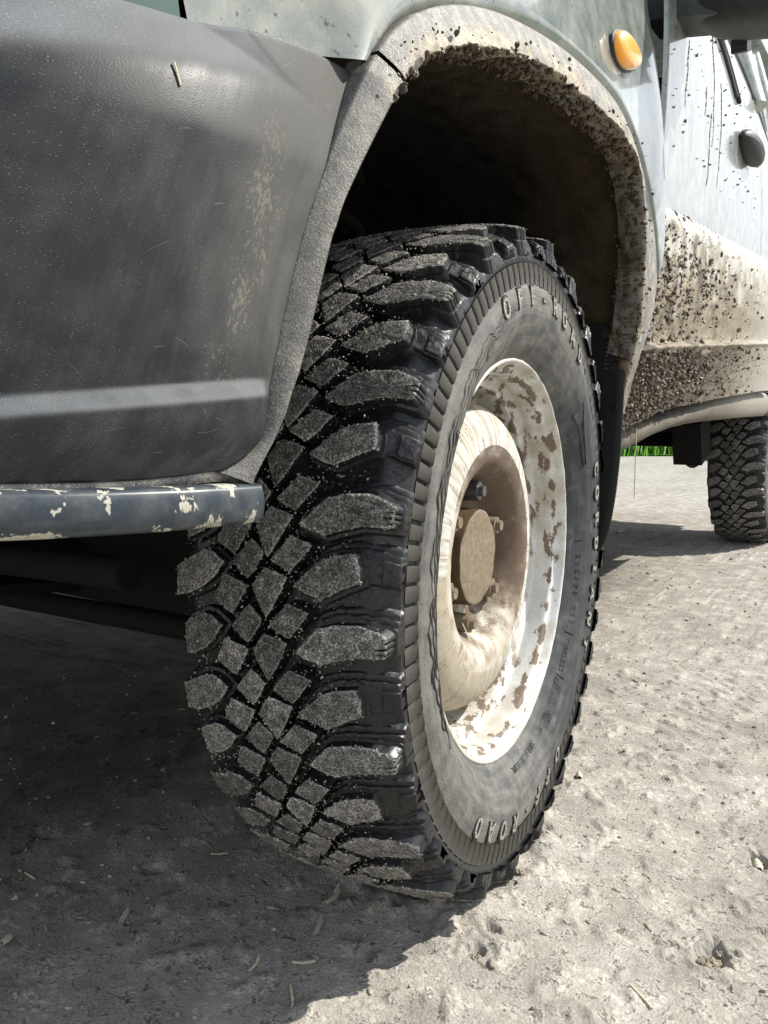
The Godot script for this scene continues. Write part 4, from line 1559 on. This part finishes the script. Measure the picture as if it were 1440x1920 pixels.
func doors(car: Node3D) -> void:
	# front door skin from the fender's joint to the next joint, then the panel behind it
	for part in 2:
		var v := PackedVector3Array()
		var nu := 260 if part == 0 else 60
		var nv := 120 if part == 0 else 40
		var dc := PackedColorArray()
		var st := fnl(68, 1.0, 4)
		for j in nv:
			var t := float(j) / (nv - 1)
			for i in nu:
				var s := float(i) / (nu - 1)
				var y := 0.0
				var x := 0.0
				if part == 0:
					var x0 := lerpf(0.432, 0.410, sm(0.3, 0.9, t)) + 0.0
					x = lerpf(x0, lerpf(1.52, 1.36, t), s)
				else:
					x = lerpf(lerpf(1.524, 1.364, t), 3.2, s)
				y = lerpf(0.765 + 0.0935 * (x - 0.4), 1.205, t)
				var p := Vector3(x, y, side_z(x, y))
				var e := minf(s, 1.0 - s) * (1.0 if part == 0 else 1.7)
				p.z -= 0.006 * pow(1.0 - minf(e / 0.008, 1.0), 2.0)
				v.append(p)
				var run := sm(0.12, 0.55, st.get_noise_2d(x * 55.0, y * 5.0)) * sm(-0.2, 0.25, st.get_noise_2d(x * 6.0 + 40.0, y * 3.0))
				var haze := 0.6 * sm(0.5, 0.0, t) * (0.5 + 0.8 * st.get_noise_2d(x * 9.0, y * 6.0 + 11.0))
				dc.append(Color(0.74, 0.75, 0.74).lerp(Color(0.38, 0.33, 0.27), clampf(0.75 * run + haze, 0.0, 0.9) * sm(1.6, 0.7, x)))
		var o := put("door" if part == 0 else "rear_panel", grid_mesh(v, nu, nv, Vector3(0, 0, 1), M["dusty_paint"], PackedVector2Array(), dc), car)
		if part == 0:
			o.set_meta("label", "front door with mud drips on its pale dusty paint")
			# handle in a rounded pull shape
			var hv := PackedVector3Array()
			for a in 13:
				for b in 17:
					var th := PI * a / 12.0
					var ph := TAU * (b % 16) / 16.0
					var q := Vector3(cos(th) * 0.09, sin(th) * sin(ph) * 0.028, sin(th) * cos(ph) * 0.024)
					q.y -= 0.012 * cos(th)
					hv.append(q)
			put("door_handle", grid_mesh(hv, 17, 13, Vector3(0, 0, 1), M["black_plastic"]), car, Transform3D(Basis(Vector3(0, 0, 1), 0.10), Vector3(1.16, 1.03, side_z(1.16, 1.03) + 0.012)))
	# belt seal, glass, the two dark strips running back from the mirror
	var seal := through([Vector3(0.62, 1.185, 0.058), Vector3(1.01, 1.201, 0.036), Vector3(1.184, 1.214, 0.027), Vector3(1.42, 1.211, 0.015), Vector3(1.682, 1.186, 0.003)], 8)
	for i in range(0, seal.size() - 1):
		if i == 0:
			var sv := PackedVector3Array()
			for q in seal:
				for e in 9:
					var a := TAU * e / 8.0
					sv.append(q + Vector3(0, cos(a) * 0.008, sin(a) * 0.006))
			put("window_seal", grid_mesh(sv, 9, seal.size(), Vector3(0, 0, 1), M["black_plastic"]), car)
	for k in 2:
		var sv := PackedVector3Array()
		for q in through([Vector3(0.78, 1.150, 0.0), Vector3(0.90, 1.138, 0.0), Vector3(1.04, 1.100, 0.0)], 8):
			for e in 7:
				var a := TAU * e / 6.0
				sv.append(Vector3(q.x + 0.035 * k, q.y + cos(a) * 0.005, side_z(q.x, q.y) + 0.002 + sin(a) * 0.004))
		put("door_dark_strip", grid_mesh(sv, 7, 17, Vector3(0, 0, 1), M["black_plastic"]), car)
	var gv := PackedVector3Array()
	for j in 8:
		for i in 20:
			var x := lerpf(0.62, 3.1, i / 19.0)
			var t := j / 7.0
			gv.append(Vector3(x + 0.34 * t * (1.0 - i / 19.0), lerpf(1.20, 1.66, t), side_z(x, 1.20) - 0.004 - 0.13 * t))
	put("side_window", grid_mesh(gv, 20, 8, Vector3(0, 0, 1), M["window_glass"]), car)
	# runs of mud down the door
	var ts := []
	var cs := []
	var nz := fnl(67, 3.0, 2)
	for k in 5:
		var x := 0.42 + 0.95 * pow(rng.randf(), 1.3)
		var y := rng.randf_range(0.95, 1.2)
		var length := int(rng.randf_range(15, 110))
		var tone := rng.randf_range(0.4, 1.0)
		for q in length:
			var s := 0.0006 + 0.0022 * maxf(0.05, 0.4 + nz.get_noise_2d(q * 0.35, k * 9.0)) * sqrt(1.0 - float(q) / length)
			y -= 0.0022
			if y < 0.80 + 0.09 * x:
				break
			x += 0.0016 * nz.get_noise_2d(y * 14.0, k * 3.0)
			ts.append(Transform3D(Basis.from_scale(Vector3(s, 0.005, s * 0.7)), Vector3(x, y, side_z(x, y) + 0.0004)))
			var t := tone * rng.randf_range(0.8, 1.1)
			cs.append(Color(t, t * 0.94, t * 0.86))
	for i in 150:
		var x := 0.40 + 1.0 * rng.randf()
		var y := rng.randf_range(0.80 + 0.09 * x, 1.18)
		var s := 0.0015 + 0.004 * pow(rng.randf(), 3.0)
		ts.append(Transform3D(any_basis(s, 0.9), Vector3(x, y, side_z(x, y) + 0.001)))
		cs.append(Color(0.6, 0.56, 0.5))
	many("mud_runs", clod_mesh(12, M["damp_mud"]), ts, cs, car)


func details(car: Node3D) -> void:
	# side repeater: an amber teardrop on a thin dark base
	var at := Vector3(0.188, 0.880, 0.1065)
	for part in 2:
		var v := PackedVector3Array()
		for j in 14:
			for i in 33:
				var th := (PI / 2.0) * j / 13.0
				var ph := TAU * (i % 32) / 32.0
				var q := Vector3(sin(th) * cos(ph), sin(th) * sin(ph), cos(th))
				var wide := 0.050 * (1.0 - 0.35 * q.x)
				var p := Vector3(q.x * 0.046, q.y * wide * 0.34, pow(maxf(q.z, 0.0), 0.6) * 0.014)
				if part == 1:
					p = Vector3(p.x * 1.08, p.y * 1.10, p.z * 0.25)
				v.append(p)
		var t := Transform3D(Basis(Vector3(0, 0, 1), 0.10) * Basis(Vector3(0, 1, 0), 0.04), at)
		if part == 0:
			put("indicator_lamp", grid_mesh(v, 33, 14, Vector3(0, 0, 1), M["amber_lens"]), car, t).set_meta("label", "small amber indicator lamp on the fender")
		else:
			put("indicator_base", grid_mesh(v, 33, 14, Vector3(0, 0, 1), M["black_plastic"]), car, t)
	# wing mirror: deep rounded housing on a short arm, sail panel at its root
	var mv := PackedVector3Array()
	for j in 25:
		for i in 49:
			var th := PI * j / 24.0
			var ph := TAU * (i % 48) / 48.0
			var a := Vector3(cos(ph) * sin(th), sin(ph) * sin(th), cos(th))
			var e := Vector3(signf(a.x) * pow(absf(a.x), 0.55), signf(a.y) * pow(absf(a.y), 0.5), signf(a.z) * pow(absf(a.z), 0.6))
			mv.append(Vector3(e.x * 0.055, e.y * 0.085 - 0.03 * e.x * 0.2, e.z * 0.115))
	var hm := mat("mirror_plastic", Color(0.30, 0.31, 0.32), 0.45)
	hm.albedo_texture = (M["dusty_plastic"] as StandardMaterial3D).albedo_texture
	tri(hm, 0.3)
	var mp := put("mirror_housing", grid_mesh(mv, 49, 25, Vector3(0, -1, 0), hm), car, Transform3D(Basis(Vector3(1, 0, 0), 0.20) * Basis(Vector3(0, 1, 0), -0.12), Vector3(0.505, 1.082, 0.208)))
	mp.set_meta("label", "dark grey wing mirror housing seen from below")
	put("mirror_arm", boxm(Vector3(0.075, 0.055, 0.10), hm), car, Transform3D(Basis(Vector3(1, 0, 0), 0.15), Vector3(0.51, 1.055, 0.095)))
	put("mirror_glass", boxm(Vector3(0.003, 0.12, 0.17), M["bare_steel"]), car, Transform3D(Basis(Vector3(0, 1, 0), -0.12), Vector3(0.566, 1.085, 0.208)))
	put("mirror_knob", boxm(Vector3(0.03, 0.022, 0.022), M["black_plastic"]), car, Transform3D(Basis(Vector3(0, 0, 1), 0.3), Vector3(0.57, 1.012, 0.152)))
	# mud flap behind the front wheel
	var fv := PackedVector3Array()
	var edge := through([Vector3(0.318, 0.60, 0.080), Vector3(0.312, 0.486, 0.080), Vector3(0.306, 0.423, 0.080), Vector3(0.302, 0.36, 0.0755), Vector3(0.300, 0.315, 0.067), Vector3(0.300, 0.285, 0.050)], 6)
	for i in edge.size():
		var q := edge[i]
		fv.append(q + Vector3(0.002, 0, -0.28))
		fv.append(q + Vector3(0.0, 0, -0.010))
		fv.append(q + Vector3(0.0005, 0, -0.001))
		fv.append(q + Vector3(0.004, 0, 0.0))
		fv.append(q + Vector3(0.008, 0, -0.002))
		fv.append(q + Vector3(0.008, 0, -0.28))
	var fm := mat("flap_rubber", Color(0.10, 0.10, 0.10), 0.6, 0.4)
	put("mud_flap", grid_mesh(fv, 6, edge.size(), Vector3(-1, 0, 0), fm), car).set_meta("label", "black rubber mud flap behind the front wheel")
	for k in 3:
		put("flap_bolt", cylm(0.004, 0.004, 0.004, M["dark_underbody"], 8), car, Transform3D(Basis(Vector3(0, 0, 1), PI / 2), Vector3(0.308, 0.49, 0.070 - 0.07 * k)))


func shell(car: Node3D) -> void:
	var dm: Material = M["dark_underbody"]
	# closed hull behind the skins: keeps sky and sun out of the car and its wheel well
	put("engine_bay", boxm(Vector3(1.10, 0.70, 1.12), dm), car, Transform3D(Basis(), Vector3(-0.14, 0.78, -0.92)))
	put("bonnet", boxm(Vector3(1.12, 0.03, 1.56), M["dusty_paint"]), car, Transform3D(Basis(), Vector3(-0.16, 1.12, -0.735)))
	put("nose", boxm(Vector3(0.06, 0.60, 1.44), dm), car, Transform3D(Basis(), Vector3(-0.74, 0.76, -0.79)))
	put("cabin_floor", boxm(Vector3(2.75, 0.06, 1.42), dm), car, Transform3D(Basis(), Vector3(1.80, 0.50, -0.82)))
	put("roof", boxm(Vector3(2.30, 0.05, 1.26), M["dusty_paint"]), car, Transform3D(Basis(), Vector3(2.00, 1.70, -0.76)))
	for q in [[Vector3(0.66, 1.20, 0.045), Vector3(1.02, 1.68, -0.125)], [Vector3(1.44, 1.20, 0.012), Vector3(1.52, 1.68, -0.145)], [Vector3(2.30, 1.20, -0.03), Vector3(2.32, 1.68, -0.18)], [Vector3(3.14, 1.20, -0.075), Vector3(3.05, 1.68, -0.22)]]:
		bar("window_pillar", q[0], q[1], 0.030, M["dusty_paint"], car)
	for q in [[0.66, 1.02], [3.14, 3.05]]:
		bar("window_pillar", Vector3(q[0], 1.20, -1.55), Vector3(q[1], 1.68, -1.38), 0.030, M["dusty_paint"], car)
	put("tailgate", boxm(Vector3(0.08, 1.20, 1.36), M["dusty_paint"]), car, Transform3D(Basis(), Vector3(3.22, 1.08, -0.80)))
	put("opposite_flank", boxm(Vector3(3.9, 0.74, 0.06), M["dusty_paint"]), car, Transform3D(Basis(), Vector3(1.22, 0.86, -1.56)))
	put("dashboard", boxm(Vector3(0.10, 0.66, 1.40), dm), car, Transform3D(Basis(), Vector3(0.46, 0.80, -0.78)))
	put("seat", boxm(Vector3(0.16, 0.62, 0.5), dm), car, Transform3D(Basis(Vector3(0, 0, 1), -0.2), Vector3(1.6, 1.05, -0.45)))
	put("windscreen", boxm(Vector3(0.012, 0.74, 1.24), M["window_glass"]), car, Transform3D(Basis(Vector3(0, 0, 1), -0.72), Vector3(0.66, 1.41, -0.76)))
	# running gear: axle beam, arms, strut and spring, rods, tank
	bar("axle_tube", Vector3(0.02, 0.33, -0.10), Vector3(0.02, 0.33, -1.45), 0.045, dm, car)
	bar("axle_tube", Vector3(2.65, 0.385, -0.25), Vector3(2.65, 0.385, -1.45), 0.036, dm, car)
	bar("control_arm", Vector3(0.05, 0.27, -0.12), Vector3(0.30, 0.33, -0.55), 0.026, dm, car)
	bar("control_arm", Vector3(-0.04, 0.27, -0.12), Vector3(-0.22, 0.33, -0.55), 0.026, dm, car)
	bar("tie_rod", Vector3(-0.17, 0.255, -0.12), Vector3(-0.20, 0.245, -1.40), 0.013, M["dark_underbody"], car)
	bar("anti_roll_bar", Vector3(-0.30, 0.34, -0.16), Vector3(-0.30, 0.30, -1.40), 0.015, dm, car)
	bar("strut", Vector3(0.0, 0.36, -0.16), Vector3(0.02, 0.86, -0.24), 0.032, dm, car)
	var sv := PackedVector3Array()
	for i in 181:
		var a := TAU * 5.0 * i / 180.0
		var mid := Vector3(cos(a) * 0.062, 0.50 + 0.30 * i / 180.0, -0.20 + sin(a) * 0.062)
		var outw := Vector3(cos(a), 0, sin(a))
		for k in 7:
			var b := TAU * k / 6.0
			sv.append(mid + outw * cos(b) * 0.008 + Vector3.UP * sin(b) * 0.008)
	put("coil_spring", grid_mesh(sv, 7, 181, Vector3(1, 0, 0), dm), car)
	put("front_crossmember", boxm(Vector3(0.14, 0.20, 1.22), dm), car, Transform3D(Basis(), Vector3(-0.10, 0.365, -0.80)))
	put("skid_plate", boxm(Vector3(0.55, 0.012, 0.75), dm), car, Transform3D(Basis(Vector3(0, 0, 1), -0.12), Vector3(-0.35, 0.30, -0.78)))
	put("gearbox", boxm(Vector3(0.9, 0.20, 0.34), dm), car, Transform3D(Basis(), Vector3(0.75, 0.40, -0.78)))
	put("chassis_rail", boxm(Vector3(3.6, 0.11, 0.07), dm), car, Transform3D(Basis(), Vector3(1.3, 0.47, -0.42)))
	put("chassis_rail", boxm(Vector3(3.6, 0.11, 0.07), dm), car, Transform3D(Basis(), Vector3(1.3, 0.47, -1.20)))
	put("spring_hanger", boxm(Vector3(0.13, 0.14, 0.09), dm), car, Transform3D(Basis(Vector3(0, 0, 1), 0.3), Vector3(2.10, 0.40, -0.25)))
	bar("trailing_arm", Vector3(2.12, 0.38, -0.27), Vector3(2.60, 0.30, -0.36), 0.03, dm, car)
	put("fuel_tank", boxm(Vector3(0.7, 0.2, 0.5), dm), car, Transform3D(Basis(), Vector3(2.05, 0.43, -0.85)))


# =========================================================================== things lying on the ground
func stick(a: float, wide: float, bend: float, m: Material) -> ArrayMesh:
	var v := PackedVector3Array()
	for i in 9:
		var s := i / 8.0 - 0.5
		var w := wide * (1.0 - 0.5 * absf(s)) * (1.0 + 0.25 * sin(i * 2.3))
		var mid := Vector3(s * a, wide * 0.45 + 0.12 * bend * absf(s) * a, bend * 0.45 * (0.25 - s * s) * a)
		for k in 7:
			var b := TAU * k / 6.0
			v.append(mid + Vector3(0, sin(b) * wide * 0.35, cos(b) * w * 0.5))
	return grid_mesh(v, 7, 9, Vector3(0, 1, 0), m)


func build_debris() -> void:
	var list := [
		[Vector2(-0.294, -0.190), 0.022, 0.0055, 0.0, 0.55, "wood_chip", "pale blunt wood chip lying in the shade left of the tyre"],
		[Vector2(-0.249, -0.008), 0.020, 0.0040, 0.5, -0.9, "wood_chip", "pale curved chip just inside the shadow below the tyre"],
		[Vector2(-0.288, 0.010), 0.030, 0.0022, 0.2, 0.75, "straw", "bright straw crossing the edge of the car's shadow"],
		[Vector2(-0.274, -0.044), 0.022, 0.0030, 0.6, 0.3, "straw", "bent straw in the shade near the bottom of the tyre"],
		[Vector2(-0.201, -0.030), 0.028, 0.0045, 0.3, 0.4, "wood_chip", "tan chip half buried below the tyre's shaded tread"],
		[Vector2(-0.158, -0.199), 0.018, 0.0020, 0.3, -0.9, "straw", "thin straw in the dark beside the inner edge of the tyre"],
		[Vector2(-0.155, -0.048), 0.034, 0.0060, 0.9, 0.2, "wood_chip", "curled piece of dry mud right under the tread"],
		[Vector2(-0.377, -0.252), 0.012, 0.0080, 0.0, 0.3, "wood_chip", "small pale pebble at the far left in the shade"],
		[Vector2(0.248, 0.060), 0.016, 0.0080, 0.2, 0.4, "wood_chip", "pale stone on the sunlit dirt right of the tyre"],
		[Vector2(-0.127, 0.252), 0.030, 0.0022, 0.3, 0.9, "straw", "straw beside the dents in the sunlit dirt"],
		[Vector2(-0.300, -0.330), 0.020, 0.0020, 0.4, 1.5, "straw", "dark-lying straw under the car's bumper"],
		[Vector2(0.157, 0.295), 0.020, 0.0100, 0.3, 0.3, "wood_chip", "rough clod near the right edge on sunlit dirt"],
		[Vector2(2.55, -0.62), 0.10, 0.012, 0.1, 0.1, "wood_chip", "pale stick on the dirt between the mud flap and rear wheel"],
	]
	for e in list:
		var p: Vector2 = e[0]
		var o := put("straw_bit" if e[5] == "straw" else "wood_chip", stick(e[1], e[2], e[3], M[e[5]]), self, Transform3D(Basis(Vector3.UP, e[4]), Vector3(p.x, ground_height(p.x, p.y), p.y)))
		tag(o, e[6], "straw" if e[5] == "straw" else "debris")
	# dark clods in the sun
	var cl := clod_mesh(15, M["caked_mud"], 33, 20, 5)
	var spots := [
		[Vector2(-0.040, 0.288), 0.020, "largest broken clod in the hoof-like dent at lower right"],
		[Vector2(-0.024, 0.296), 0.012, "small clod beside the broken one at lower right"],
		[Vector2(-0.150, 0.108), 0.010, "crumbly clod in front of the tyre in the sun"],
		[Vector2(-0.112, 0.106), 0.012, "lump of mud with a dark hollow near the tyre's foot"],
		[Vector2(-0.012, 0.092), 0.012, "mud lump touching the tyre's outer foot"],
	]
	for e in spots:
		var p: Vector2 = e[0]
		var s: float = e[1]
		var o := put("mud_clod", cl, self, Transform3D(Basis(Vector3.UP, s * 90.0) * Basis.from_scale(Vector3(s, s * 0.5, s * 0.8)), Vector3(p.x, ground_height(p.x, p.y) + s * 0.08, p.y)))
		tag(o, e[2], "clod of mud")
	# stalks caught on the car
	var st := bar("dry_stalk", Vector3(-0.075, 0.262, 0.062), Vector3(-0.015, 0.262, 0.020), 0.0006, M["wood_chip"], self)
	tag(st, "thin stalk caught between rim and hub of the front wheel", "straw")
	st = bar("dry_stalk", Vector3(-0.4985, 0.630, bumper_z(-0.4985, 0.630) + 0.0006), Vector3(-0.5000, 0.640, bumper_z(-0.5, 0.640) + 0.0012), 0.0005, M["straw"], self)
	tag(st, "pale straw stuck to the bumper's upper crease", "straw")
